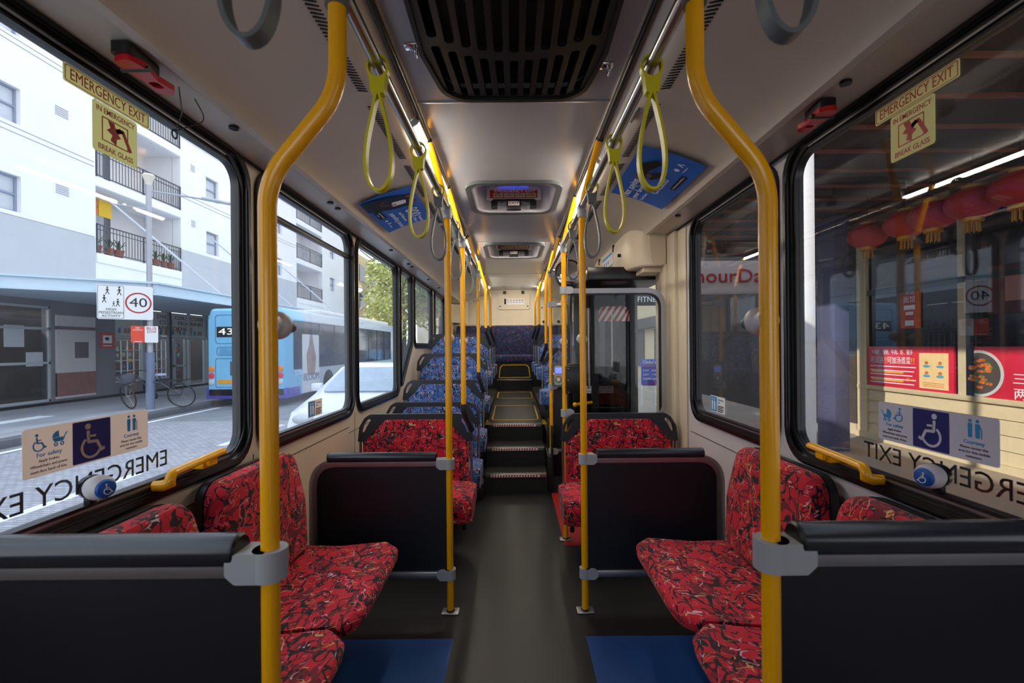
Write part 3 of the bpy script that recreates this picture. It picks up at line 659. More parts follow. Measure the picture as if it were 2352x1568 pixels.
# rails
for s in (-1, 1):
    t = thing('hand_rail', 'polished steel overhead rail holding the '+SIDE[s]+' row of strap handles', 'hand rail', (X(s, RX), 2.4, RZ))
    g = G(); g.cyl((X(s, RX), .25, RZ), (X(s, RX), 4.46, RZ), .0155, 24); part('rail', g, steel, t)
    g = G(); g.cyl((X(s, RX), 4.46, RZ), (X(s, RX), 4.5, RZ), .019); g.tube(fillet([(X(s, RX), .92, RZ), (X(s, RX), .92, 2.3), (X(s, .46), .92, 2.47)], .05), .016); part('bracket', g, strap_g, t)
    t = thing('ceiling_rail', 'dark tube along the '+SIDE[s]+' edge of the ceiling, joining the pole tops', 'rail', (X(s, .447), 4, 2.475))
    g = G(); g.cyl((X(s, .447), .3, 2.478), (X(s, .447), 8.3, 2.478), .0125, 16); part('tube', g, M('dark_tube', (58, 54, 50), .3, .8), t)

# strap handles
def strap(s, y, col, label, ringcol=None, yaw=0):
    t = thing('strap_handle', label, 'strap handle', (X(s, RX), y, RZ), 'hanging strap handles on the overhead rails', yaw)
    x = X(s, RX)
    R = WM[t.name] @ Matrix.Translation((-x, -y, -RZ))
    def T(p): return tuple(R @ Vector(p))
    g = G(); n = 24; up_ = (0, 1, 0)
    ringp = [T((x+.027*math.cos(2*PI*i/n), y, RZ-.006+.029*math.sin(2*PI*i/n))) for i in range(n)]
    g.sweep(ringp, [(-.010, -.003), (.010, -.003), (.010, .003), (-.010, .003)], True, up=up_); part('ring', g, ringcol or col, t)
    g = G(); g.prism(rpoly([(-.026, -.014), (-.010, -.034), (.010, -.034), (.026, -.014), (.020, -.044), (.017, -.076), (-.017, -.076), (-.020, -.044)], .006, 4), .026, R @ FW(x, y+.013, RZ)); part('clip', g, col, t)
    pts = []
    for i in range(40):
        a = 2*PI*i/40-PI/2; zz = .5+.5*math.sin(a)   # 0 bottom .. 1 top
        wd = .0395*math.cos(a)*(1-.80*zz**1.15)*1.18; pts.append(T((x+wd, y, 1.805+(RZ-.068-1.805)*zz)))
    g = G(); g.sweep(pts, [(-.0125, -.0034), (.0125, -.0034), (.0125, .0034), (-.0125, .0034)], True, up=up_); part('loop', g, col, t)
strap(-1, .60, strap_g, 'thick grey strap loop cut by the top edge on the left')
strap(-1, 1.18, strap_y, 'nearest yellow strap handle on the left rail')
strap(-1, 1.68, strap_y, 'second yellow strap handle on the left rail, over the blue poster')
strap(-1, 2.12, strap_g, 'nearest grey strap handle with yellow ring on the left rail', strap_y)
strap(-1, 2.74, strap_g, 'grey strap handle on the left rail, just past the floor-standing pole')
strap(-1, 3.50, strap_g, 'grey strap handle on the left rail, second from its far end')
strap(-1, 4.12, strap_g, 'farthest grey strap handle on the left rail')
strap(1, .60, strap_g, 'thick grey strap loop cut by the top edge on the right')
strap(1, 1.187, strap_y, 'nearest yellow strap handle on the right rail, over the blue poster')
strap(1, 1.63, strap_y, 'second yellow strap handle on the right rail')
strap(1, 2.09, strap_g, 'nearest grey strap handle with yellow ring on the right rail', strap_y)
strap(1, 2.77, strap_g, 'farthest grey strap handle on the right rail, before the round mirror')

# ============================================================ PARTITIONS
def partition(s, y, xin, xout, ztop, zbot, pr, label, padx):
    t = thing('partition_screen', label, 'partition', (X(s, (xin+xout)/2), y, zbot))
    a = X(s, xin); b = X(s, xout)
    g = G(); pts = rpoly([(a, zbot), (b, zbot), (b, ztop), (a, ztop)], [0, .02, .12, 0]); g.prism(pts if s == 1 else pts, .012, basis((1, 0, 0), (0, 0, 1), (0, -1, 0), (0, y+.006, 0))); part('panel', g, dark_g, t)
    g = G(); g.sweep(fillet([(a, y, ztop), (b, y, ztop), (b, y, zbot)], .13, 10), [(-.016, -.02), (.016, -.02), (.02, 0), (.016, .02), (-.016, .02), (-.02, 0)], up=(0, 1, 0)); part('frame_tube', g, alu, t)
    g = G(); g.box(min(a, b), max(a, b), y-.018, y+.018, zbot-.02, zbot+.018, .006); part('lower_rail', g, alu, t)
    g = G(); p0, p1 = X(s, padx[0]), X(s, padx[1]); zc = ztop+pr*.92
    g.tube([(p0, y, zc), (p0+s*.004, y, zc), (p1-s*.004, y, zc), (p1, y, zc)], pr, 28); part('padded_rail', g, pad_m, t)
    for q, e in ((p0, -s), (p1, s)):
        g = G(); g.lathe([(pr*1.0, 0), (pr*1.0, .004), (pr*.86, .009)], basis((0, 1, 0), (0, 0, 1), (e, 0, 0), (q, y, zc))); part('rail_end_cap', g, black_p, t)
partition(-1, .904, .497, 1.135, .972, .20, .032, 'dark near partition at lower left with a shiny padded top rail', (.562, 1.03))
partition(1, .904, .497, 1.14, .985, .20, .032, 'dark near partition at lower right with a black padded top rail', (.55, 1.10))
partition(-1, 2.40, .355, 1.07, .795, .205, .027, 'dark far partition on the left in front of the red seat', (.43, .985))
partition(1, 2.40, .355, 1.07, .805, .205, .027, 'dark far partition on the right in front of the red seat', (.43, .975))

# ============================================================ DOOR AREA (right)
gscr = glass('screen_glass', (.86, .88, .88)); gdoor = glass('door_glass_tint', (.55, .57, .58))
t = thing('glass_screen', 'clear glass screen in a rounded silver tube frame behind the right red seat', 'glass screen', (.74, 3.34, .9), 'glass screens by the door')
g = G(); ys_ = 3.34; xa, xb = .40, 1.095; za, zb_ = .92, 1.80
g.sweep(fillet([(xa-.02, ys_, zb_), (xb, ys_, zb_), (xb, ys_, za), (xb-.07, ys_, za-.06)], .13, 12), [(-.02, -.018), (.02, -.018), (.02, .018), (-.02, .018)], up=(0, 1, 0)); part('frame_tube', g, alu, t)
g = G(); g.sweep(fillet([(xa, ys_-.004, zb_-.024), (xb-.024, ys_-.004, zb_-.024), (xb-.024, ys_-.004, za)], .11, 12), [(-.01, -.006), (.01, -.006), (.01, .006), (-.01, .006)], up=(0, 1, 0)); part('rubber_seal', g, black_r, t)
g = G(); g.prism(rpoly([(xa-.01, .6), (xb-.02, .6), (xb-.02, zb_-.02), (xa-.01, zb_-.02)], [0, .04, .11, 0]), .006, FW(0, ys_+.003, 0)); part('pane', g, gscr, t)
g = G(); g.box(.38, 1.10, ys_-.008, ys_+.008, .12, .90, .003); part('lower_panel', g, dark_g, t)
# black box on the pole, ticket reader
t = thing('equipment_box', 'black screwed metal box on the pole left of the glass screen', 'box', (.42, 3.27, 1.05))
g = G(); g.box(.372, .485, 3.235, 3.31, 1.055, 1.255, .006); part('body', g, black_p, t)
g = G()
for x in (.385, .472): 
    for z in (1.07, 1.155, 1.24): g.cyl((x, 3.235, z), (x, 3.230, z), .004)
part('screw', g, alu, t)
g = G(); g.box(.385, .50, 3.31, 3.36, 1.15, 1.27, .02); part('rear_cover', g, dark_g, t)
t = thing('ticket_reader', 'grey card reader with blue screen and coloured ring on the pole by the steps', 'ticket reader', (.42, 4.46, 1.02))
g = G(); g.prism(rrect(.372, 1.0, .478, 1.235, .02), .07, FW(0, 4.50, 0)); part('body', g, M('reader_grey', (96, 100, 104), .4), t)
g = G(); g.prism(rrect(.392, 1.02, .47, 1.21, .025), .01, FW(0, 4.43, 0)); f = part('face_plate', g, M('reader_pale', (170, 176, 178), .4), t)
g = G(); g.box(.402, .463, 4.416, 4.4195, 1.135, 1.19); sc_ = part('display', g, M('reader_screen', (110, 130, 245), .3, emis=1.2), f, 'glowing pale blue display')
g = G(); g.text('TAP ON', .011, FW(.432, 4.4155, 1.177), width=.045); g.text('OFF HERE', .010, FW(.432, 4.4155, 1.163), width=.045); g.stroke([(.432, 1.152), (.432, 1.142), (.44, 1.147)], .003, FW(0, 4.4155, 0)); part('lettering', g, white_s, sc_)
for a0, a1, col in ((20, 150, (215, 90, 60)), (160, 260, (60, 150, 80)), (265, 375, (60, 120, 90))):
    g = G(); pts = [(.432+.026*math.cos(math.radians(a0+(a1-a0)*i/10)), 1.075+.03*math.sin(math.radians(a0+(a1-a0)*i/10))) for i in range(11)]
    g.stroke(pts, .011, FW(0, 4.42, 0), .0015); part('tap_ring', g, M('ring_%d' % a0, col, .4), f)
g = G(); g.prism(circ(.432, 1.075, .015), .0015, FW(0, 4.42, 0)); part('tap_centre', g, white_s, f)
g = G(); g.cyl((.386, 4.425, 1.13), (.386, 4.418, 1.13), .005); part('status_light', g, M('orange_led', (255, 120, 40), .4, emis=2), t)
# dark modesty panel beside the steps and second glass screen past it
t = thing('glass_screen', 'black framed glass partition beside the ticket reader, past the doorway', 'glass screen', (.72, 4.62, .0), 'glass screens by the door')
g = G(); g.box(.40, 1.12, 4.61, 4.625, .10, 1.0, .003); part('lower_panel', g, dark_g, t)
g = G(); g.box(.55, .59, 4.59, 4.64, 0, 2.0, .004); g.box(1.08, 1.12, 4.59, 4.64, 0, 2.0, .004); g.box(.55, 1.12, 4.595, 4.635, .98, 1.02, .004); part('frame', g, black_r, t)
g = G(); g.box(.38, .57, 4.60, 4.63, 1.795, 1.83, .004); g.box(.41, .56, 4.60, 4.63, .33, .36, .004); part('silver_bar', g, alu, t)
g = G(); g.box(.40, 1.09, 4.615, 4.621, 1.0, 1.80); part('pane', g, gscr, t)
g = G(); g.prism(rrect(.60, 1.40, .70, 1.80, .01), .002, FW(0, 4.605, 0)); e = part('notice_sticker', g, white_s, t, 'white notice with a red no-entry circle')
g = G(); g.prism(circ(.65, 1.71, .042), .001, FW(0, 4.603, 0), [circ(.65, 1.71, .034)]); g.stroke([(.625, 1.735), (.675, 1.685)], .008, FW(0, 4.603, 0)); part('sticker_print', g, red_s, e)
g = G()
for k in range(5): g.box(.612, .688, 4.602, 4.603, 1.45+k*.036, 1.465+k*.036)
part('sticker_print', g, black_s, e)
# middle door: leaves folded inward
D = thing('door_1', '', '', (1.0, 4.3, 0)); del D['label']; del D['category']; D['kind'] = 'structure'
g = G(); g.box(.60, 1.26, 3.70, 4.95, 1.93, 2.04, .01); g.box(1.13, 1.26, 4.80, 4.92, 0, 2.0, .01); g.box(1.20, 1.26, 3.70, 3.75, 0, 2.0, .005); part('door_frame', g, black_r, D)
def leaf(y, x0, x1, z0=.08, z1=1.93, tag=None):
    g = G(); g.prism([(x0, z0), (x1, z0), (x1, z1), (x0, z1)], .045, FW(0, y+.022, 0), [rrect(x0+.065, z0+.10, x1-.07, z1-.16, .06)]); lf = part('door_leaf', g, black_r, D)
    g = G(); g.box(x0+.05, x1-.05, y-.003, y+.003, z0+.08, z1-.1); part('door_glass', g, gdoor, lf)
    return lf
lf = leaf(4.32, .735, 1.17)
leaf(4.52, .60, 1.12)
g = G(); m = FW(0, 4.296, 0)
x = .79
bb = G(); bb.box(.765, 1.11, 4.3145, 4.3165, 1.63, 1.77); ch = part('chevron_sticker', bb, white_s, lf, 'red and white diagonal warning stripes')
g = G()
for k in range(-1, 6):
    x = .765+k*.058; P = [(x, 1.63), (x+.028, 1.63), (x+.118, 1.77), (x+.09, 1.77)]
    P = [(min(max(px_, .765), 1.11), z) for px_, z in P]
    if P[1][0] > P[0][0] or P[2][0] > P[3][0]:
        try: g.prism(P, .001, FW(0, 4.3145, 0))
        except Exception: pass
part('sticker_print', g, red_s, ch)
g = G(); g.prism(rrect(.66, .93, .98, 1.0, .006), .002, FW(0, 4.495, 0)); st = part('warning_sticker', g, white_s, D, 'white STAND CLEAR sticker')
g = G(); g.text('STAND CLEAR', .034, FW(.845, 4.4925, .981), width=.25, th=.001); g.text('Doors open inwards', .022, FW(.845, 4.4925, .948), width=.25, th=.001)
g.stroke([(.672, .942), (.71, .942), (.691, .985), (.672, .942)], .004, FW(0, 4.4925, 0)); g.stroke([(.691, .972), (.691, .955)], .004, FW(0, 4.4925, 0)); part('lettering', g, black_s, st)
g = G(); g.tube([(.52, 3.9, .895), (.72, 4.25, .87)], .014); g.ball((.52, 3.9, .895), .02); part('door_rail', g, yellow, D)
g = G(); g.tube([(.70, 4.25, 1.0), (.70, 4.25, 1.75)], .012); g.tube([(.92, 4.26, 1.2), (.92, 4.26, 1.7)], .010); part('door_handle', g, steel, D)
# fluted door post between the window and the doorway
g = G()
for k, (y0, y1, d) in enumerate(((3.10, 3.25, .0), (3.25, 3.42, .022), (3.42, 3.56, .035), (3.56, 3.70, .02))): g.box(X(1, WALL)-.012-d, X(1, WALL)+.03, y0, y1, 0, 2.22, .012)
struct('trim_1', g, beige2)
# door mechanism housing over the doorway
t = thing('door_housing', 'cream moulded housing above the doorway with a white notice on it', 'housing', (1.02, 4.2, 2.0))
b = bmesh.new(); sec = [(1.19, 2.0), (.93, 2.0), (.90, 2.03), (.875, 2.24), (.90, 2.30), (1.0, 2.31), (1.19, 2.27)]
rings = [[b.verts.new((1.19+(x-1.19)*k, y, z)) for x, z in sec] for y, k in ((3.42, .55), (3.47, .78), (3.56, .95), (3.66, 1), (4.92, 1), (4.97, .98))]
for a, c in zip(rings, rings[1:]):
    for j in range(len(sec)): b.faces.new((a[j], a[(j+1) % len(sec)], c[(j+1) % len(sec)], c[j]))
b.faces.new(rings[0]); b.faces.new(rings[-1][::-1]); bmesh.ops.recalc_face_normals(b, faces=b.faces)
bmesh.ops.bevel(b, geom=[e for e in b.edges], offset=.008, segments=2, affect='EDGES')
g = G(); g.merge(b); part('body', g, beige2, t)
g = G(); g.box(1.0, 1.19, 3.5, 4.95, 1.96, 2.0, .01); part('lower_tray', g, beige2, t)
mm = basis((0, -1, 0), (-.12, 0, .993), (-.993, 0, -.12), (.889, 0, 2.12)) 
g = G(); g.prism(rrect(-4.45, -.055, -4.02, .115, .01), .003, mm); n_ = part('notice_sticker', g, white_s, t, 'white notice with blue header and icons')
g = G(); g.prism([(-4.44, .085), (-4.03, .085), (-4.03, .11), (-4.44, .11)], .001, mm @ Matrix.Translation((0, 0, .003)))
for k in range(3): g.prism(circ(-4.39+k*.09, .045, .02, 12), .001, mm @ Matrix.Translation((0, 0, .003)))
part('sticker_print', g, blue_s, n_)
g = G()
for k in range(4): g.prism([(-4.43, -.045+k*.015), (-4.06+(k % 2)*.02, -.045+k*.015), (-4.06+(k % 2)*.02, -.038+k*.015), (-4.43, -.038+k*.015)], .001, mm @ Matrix.Translation((0, 0, .003)))
part('sticker_print', g, black_s, n_)
g = G(); g.prism(rrect(-4.54, -.05, -4.47, .03, .005), .003, mm); part('warning_sticker', g, red_s, t)
g = G()
for y in (3.98, 4.62): g.box(.868, .90, y-.012, y+.012, 2.215, 2.275, .004)
g.cyl((.86, 3.75, 2.14), (.91, 3.75, 2.14), .014); part('latch', g, black_p, t)
g = G(); g.prism(rrect(-4.75, -.08, -4.60, .09, .06), .012, mm, [rrect(-4.735, -.065, -4.615, .075, .05)]); part('emergency_handle_ring', g, beige2, t)
for y in (3.85, 4.15):
    g = G(); g.lathe([(.022, 0), (.026, -.02), (.026, -.024)][::-1], UP(.93, y, 1.985)); part('downlight', g, grey_cl, t)
    g = G(); g.lathe([(.019, -.028), (.019, -.024)], UP(.93, y, 1.985)); part('downlight_lens', g, M('downlight', (255, 250, 245), .4, emis=12), t)
# convex mirror
t = thing('convex_mirror', 'round black-rimmed convex mirror hung over the doorway', 'mirror', (.57, 4.62, 2.12))
Mm = basis((math.cos(.25), math.sin(.25), 0), (0, .15, .99), (math.sin(.25), -math.cos(.25)*.98, .15), (.57, 4.62, 2.125))
g = G(); g.lathe([(.148, -.03), (.156, -.01), (.156, .006), (.146, .010)], Mm, 36); part('rim', g, black_p, t)
g = G(); g.lathe([(.145, .006), (.12, .020), (.08, .032), (.04, .039), (.005, .041)], Mm, 36); part('mirror_glass', g, chrome, t)
g = G(); g.cyl((.60, 4.66, 2.15), (.96, 4.60, 2.16), .011); g.cyl((.40, 4.66, 2.17), (.60, 4.66, 2.15), .011); part('arm', g, steel, t)
# ============================================================ STICKERS, HAMMERS, SILL HANDLES, POSTERS
def ic_wheel(g, m, k, flip=1):      # wheelchair symbol, unit height ~1, origin at centre
    T = m @ Matrix.Diagonal((k*flip, k, 1, 1))
    g.prism(circ(-.12, .42, .085, 16), .0008, T)
    g.stroke([(-.12, .30), (-.10, -.02), (.16, -.04), (.30, -.32), (.40, -.27)], .085, T); g.stroke([(-.11, .14), (.12, .13)], .06, T)
    pts = [(-.02+.29*math.cos(a), -.18+.29*math.sin(a)) for a in [math.radians(d) for d in range(125, 345, 14)]]
    g.stroke(pts, .07, T)
def ic_pram(g, m, k, flip=1):
    T = m @ Matrix.Diagonal((k*flip, k, 1, 1))
    g.prism([(-.4, .02)]+[(.0+.4*math.cos(a), .02+.38*math.sin(a)) for a in [math.radians(d) for d in range(180, 85, -12)]]+[(0, .02)], .0008, T)
    g.prism([(-.4, 0), (.34, 0), (.22, -.24), (-.28, -.24)], .0008, T); g.stroke([(.3, 0), (.42, .22), (.5, .22)], .05, T)
    for x in (-.2, .17): g.prism(circ(x, -.38, .12, 14), .0008, T, [circ(x, -.38, .06, 14)])
def ic_people(g, m, k):
    T = m @ Matrix.Diagonal((k, k, 1, 1))
    for x in (-.2, .2):
        g.prism(circ(x, .42, .09, 12), .0008, T); g.prism(rpoly([(x-.12, .28), (x+.12, .28), (x+.10, -.5), (x-.10, -.5)], .05, 3), .0008, T)
    g.stroke([(.3, .2), (.42, 0), (.42, -.5)], .04, T)
def exit_stickers(s, yc, zc, side):
    m0 = (LW if s == -1 else RW)(X(s, WALL)+s*.0165, yc, zc) @ Matrix.Diagonal((1.05, 1.05, 1, 1)); TR = lambda x, y: m0 @ Matrix.Translation((x, y, 0))
    t = thing('exit_sticker', 'long cream EMERGENCY EXIT sticker with red letters high on the '+side+' window', 'sticker', tuple(m0.translation))
    g = G(); g.prism(rrect(-.135, -.024, .135, .024, .006), .0015, m0); part('sticker_face', g, cream_s, t)
    g = G(); g.text('EMERGENCY EXIT', .04, m0 @ Matrix.Translation((0, 0, .0016)), width=.235, th=.0006); g.prism(rrect(-.131, -.0205, .131, .0205, .005), .0005, m0 @ Matrix.Translation((0, 0, .0016)), [rrect(-.129, -.0188, .129, .0188, .004)]); part('lettering', g, red_s, t)
    m1 = TR(.015 if s == -1 else -.005, -.095) @ Matrix.Translation((0, 0, .001))
    t = thing('break_glass_sticker', 'square IN EMERGENCY BREAK GLASS sticker on the '+side+' window', 'sticker', tuple(m1.translation))
    g = G(); g.prism(rrect(-.072, -.068, .072, .068, .008), .0015, m1); part('sticker_face', g, cream_s, t)
    m2 = m1 @ Matrix.Translation((0, 0, .0016)); q = lambda x, y: m2 @ Matrix.Translation((x, y, 0))
    g = G(); g.text('IN EMERGENCY', .021, q(0, .050), width=.124); g.text('BREAK GLASS', .021, q(0, -.052), width=.112)
    g.prism(rrect(-.045, -.032, .040, .034, .002), .0005, m2, [rrect(-.042, -.029, .037, .031, .002)])
    g.prism([(-.026, .03), (-.006, .03), (-.002, .018), (.012, .022), (.005, .005), (.016, -.004), (.002, -.012), (0, -.03), (-.018, -.022), (-.012, -.006), (-.03, .002), (-.018, .012)], .0006, m2)
    g.stroke([(.000, .012), (.022, .018), (.048, -.030)], .011, m2); g.stroke([(-.008, .0), (.016, .02)], .012, m2); part('lettering', g, red_s, t)
exit_stickers(-1, 1.34, 2.138, 'left'); exit_stickers(1, 1.36, 2.138, 'right')

def access(s, yc, zc, side, face, col):
    m0 = (LW if s == -1 else RW)(X(s, WALL)+s*.0165, yc, zc) @ Matrix.Diagonal((1.05, 1.05, 1, 1)); f = 1
    t = thing('access_sticker', 'long three-part wheelchair and courtesy sticker low on the '+side+' window', 'sticker', tuple(m0.translation))
    g = G(); g.prism(rrect(-.178, -.058, .178, .058, .007), .0015, m0); part('sticker_face', g, face, t)
    m1 = m0 @ Matrix.Translation((0, 0, .0016)); T = lambda x, y: m1 @ Matrix.Translation((x, y, 0))
    dx = -.006 if s == -1 else .0
    g = G(); g.prism(rrect(dx-.054, -.054, dx+.054, .054, .003), .0008, m1); part('navy_square', g, navy_s, t)
    g = G(); ic_wheel(g, T(dx-.002 if s == -1 else dx+.002, 0) @ Matrix.Translation((0, 0, .001)), .092, 1 if s == -1 else -1); part('wheelchair_symbol', g, face, t)
    g = G(); 
    if s == -1: ic_wheel(g, T(-.142, .022), .042); ic_pram(g, T(-.094, .026), .042)
    else: ic_pram(g, T(-.146, .022), .042, -1); ic_wheel(g, T(-.104, .026), .042, -1)
    ic_people(g, T(.118, .025), .046)
    g.text('For safety', .014, T(-.118, -.008), width=.06); g.text('Courtesy', .014, T(.118, -.010), width=.052); part('blue_print', g, blue_s, t)
    g = G()
    for i, (a, wd) in enumerate((('Apply brakes.', .05), ('Wheelchairs and prams', .088), ('must face back of bus.', .086))): g.text(a, .009, T(-.118, -.022-i*.012), width=wd)
    for i, (a, wd) in enumerate((('Please vacate this', .07), ('area for less mobile', .078), ('customers.', .04))): g.text(a, .009, T(.118, -.024-i*.011), width=wd)
    part('small_print', g, M('grey_print', (70, 66, 74), .5), t)
access(-1, 1.278, 1.148, 'left', tan_s, 0); access(1, 1.313, 1.148, 'right', M('pale_sticker', (206, 206, 226), .5, var=.02), 0)

for s, ya, yb, zc, side in ((-1, 1.556, .955, 1.03, 'left'), (1, .965, 1.576, 1.035, 'right')):
    m0 = (LW if s == -1 else RW)(X(s, WALL)+s*.025, (ya+yb)/2+.0, zc+.0)
    t = thing('reversed_exit_lettering', 'black EMERGENCY EXIT letters reading backwards along the bottom of the '+side+' window', 'lettering', tuple(m0.translation))
    g = G(); g.text('EMERGENCY EXIT', .076, m0, width=.605, th=.001, flip=True); part('lettering', g, black_s, t)
for s, yc, zc, side in ((-1, 2.70, 1.045, 'left'), (1, 2.69, 1.045, 'right')):
    m0 = (LW if s == -1 else RW)(X(s, WALL)+s*.0165, yc, zc); t = thing('courtesy_sticker', 'small courtesy seat sticker in the corner of the second '+side+' window', 'sticker', tuple(m0.translation))
    g = G(); g.prism(rrect(-.095, -.048, .095, .048, .004), .0015, m0); part('sticker_face', g, white_s if s == 1 else tan_s, t)
    m1 = m0 @ Matrix.Translation((0, 0, .0016)); g = G(); g.prism(rrect(-.09, -.043, -.008, .043, .002), .0006, m1); e = part('blue_square', g, blue_s, t)
    g = G(); ic_people(g, m1 @ Matrix.Translation((-.05, 0, .001)), .07); part('people_symbol', g, white_s, t)
    g = G(); g.text('Courtesy', .018, m1 @ Matrix.Translation((.04, .030, 0)), width=.07); g.text('seat', .016, m1 @ Matrix.Translation((.02, .014, 0))); part('blue_print', g, blue_s, t)
    g = G()
    for k in range(4): g.box(.005, .08-.01*(k % 2), -.01-k*.010, -.005-k*.010, 0, .0008, mat=m1)
    part('small_print', g, black_s, t)
# wheelchair call buttons
for s, y, z, side in ((-1, 1.262, 1.02, 'left'), (1, 1.285, 1.025, 'right')):
    xw = X(s, WALL); t = thing('call_button', 'round wheelchair call button with blue face at the foot of the '+side+' big window', 'button', (xw-s*.02, y, z))
    # mounted on a small bracket growing from the sill frame
    ax = basis((.3*s, -.95, 0), (0, 0, 1), (-.85*s, -.5, .0), (xw-s*.015, y, z)); av = Vector((-s*.94, -.34, 0)).normalized(); ax = basis(Vector((0, 0, 1)).cross(av), (0, 0, 1), av, (xw-s*.002, y, z))
    g = G(); g.lathe([(.030, -.03), (.033, -.018), (.033, -.006)], ax); g.box(xw+s*.012-.01, xw+s*.012+.01, y-.012, y+.012, z-.05, z-.0, .003); part('rubber_base', g, black_r, t)
    g = G(); g.lathe([(.029, -.006), (.034, .008), (.033, .030), (.026, .044)], ax, 28); part('housing', g, ball_m, t)
    g = G(); g.lathe([(.026, .043), (.022, .050), (.010, .054), (.001, .055)], ax, 28); b_ = part('push_face', g, M('button_blue', (30, 90, 180), .35), t)
    g = G(); ic_wheel(g, ax @ Matrix.Translation((0, 0, .0545)), .030, 1 if s == -1 else -1); part('wheelchair_symbol', g, white_s, b_)
# yellow sill handles
for s, y0, y1, side in ((-1, 1.46, 1.73, 'left'), (1, 1.46, 1.74, 'right')):
    xw = X(s, WALL); x = xw-s*.055; t = thing('sill_handle', 'short yellow grab handle on the lower frame of the '+side+' big window', 'handle', (xw-s*.03, (y0+y1)/2, .95))
    g = G(); g.sweep(fillet([(xw-s*.006, y0, .962), (x, y0, .965), (x, y0+.012, 1.0), (x, y1, 1.012), (x+s*.01, y1+.015, 1.008)], .025, 6), [(.016*math.cos(a*PI/6), .012*math.sin(a*PI/6)) for a in range(12)]); part('grip', g, yellow, t)
    g = G(); a, c = sorted((x+s*.012, xw+s*.004)); g.box(a, c, y1-.09, y1-.03, .965, .992, .006); g.box(x-.008, x+.008, y1-.08, y1-.04, .975, 1.005, .003); part('mounting_foot', g, yellow, t)
    g = G(); g.box(a, c, y0-.005, y0+.05, .945, .97, .006); part('mounting_foot', g, yellow, t)
# red emergency hammers in their black clips
hred = M('hammer_red', (190, 20, 26), .35)
for s, y, side, d in ((-1, 1.31, 'left', 1), (1, 1.61, 'right', -1)):
    xc = X(s, 1.065); t = thing('emergency_hammer', 'red emergency hammer in a black clip above the '+side+' big window', 'hammer', (xc, y, 2.222))
    L_ = .09 if s == -1 else .075; xx = lambda v: xc-s*v
    g = G(); g.prism(rpoly([(xx(.03), y-L_), (xx(-.025), y-L_), (xx(-.03), y+.02), (xx(.02), y+.04)], .012) , .03, UP(0, 0, 2.20)); part('clip', g, black_p, t)
    g = G(); m = UP(xc, y, 2.184)
    g.prism(rpoly([(-.034, -.07), (.022, -.085), (.034, -.03), (.02, .02), (.03, L_-.01), (0, L_+.012), (-.03, L_-.01), (-.02, .02)], .018), .018, m, [rpoly([(-.016, .025), (.014, .025), (.016, L_-.03), (-.014, L_-.03)], .012)]); part('hammer_body', g, hred, t)
    g = G(); g.cyl((xc-.04, y-.03, 2.188), (xc+.04, y-.03, 2.188), .008); part('steel_tip', g, black_p, t)
g = G()
wy = M('wire_grey', (70, 70, 72), .4, .6)
g.tube(fillet([(X(-1, 1.055), 1.43, 2.225), (X(-1, 1.06), 1.45, 2.15), (X(-1, 1.09), 1.46, 2.10)], .05), .0018, 8)
g.tube(fillet([(X(-1, 1.055), 1.50, 2.225), (X(-1, 1.04), 1.54, 2.17), (X(-1, 1.09), 1.46, 2.10)], .05), .0018, 8)
n = 20; g.sweep([(X(-1, 1.09), 1.457+.011*math.cos(2*PI*i/n), 2.088+.013*math.sin(2*PI*i/n)) for i in range(n)], [(.003*math.cos(a), .003*math.sin(a)) for a in (0, 1.57, 3.14, 4.71)], True)
solo('hammer_cable', g, wy, 'thin looped cable with a small ring dangling by the left hammer', 'cable')
g = G(); g.ball((.93, 4.02, 2.30), .02, 1, 1, .7); g.ball((.92, 4.05, 2.29), .02, 1, 1, .7); g.tube([(.93, 4.0, 2.31), (.88, 3.95, 2.335)], .002); solo('emergency_release', g, hred, 'small red release knob on the cove above the doorway housing', 'release knob')

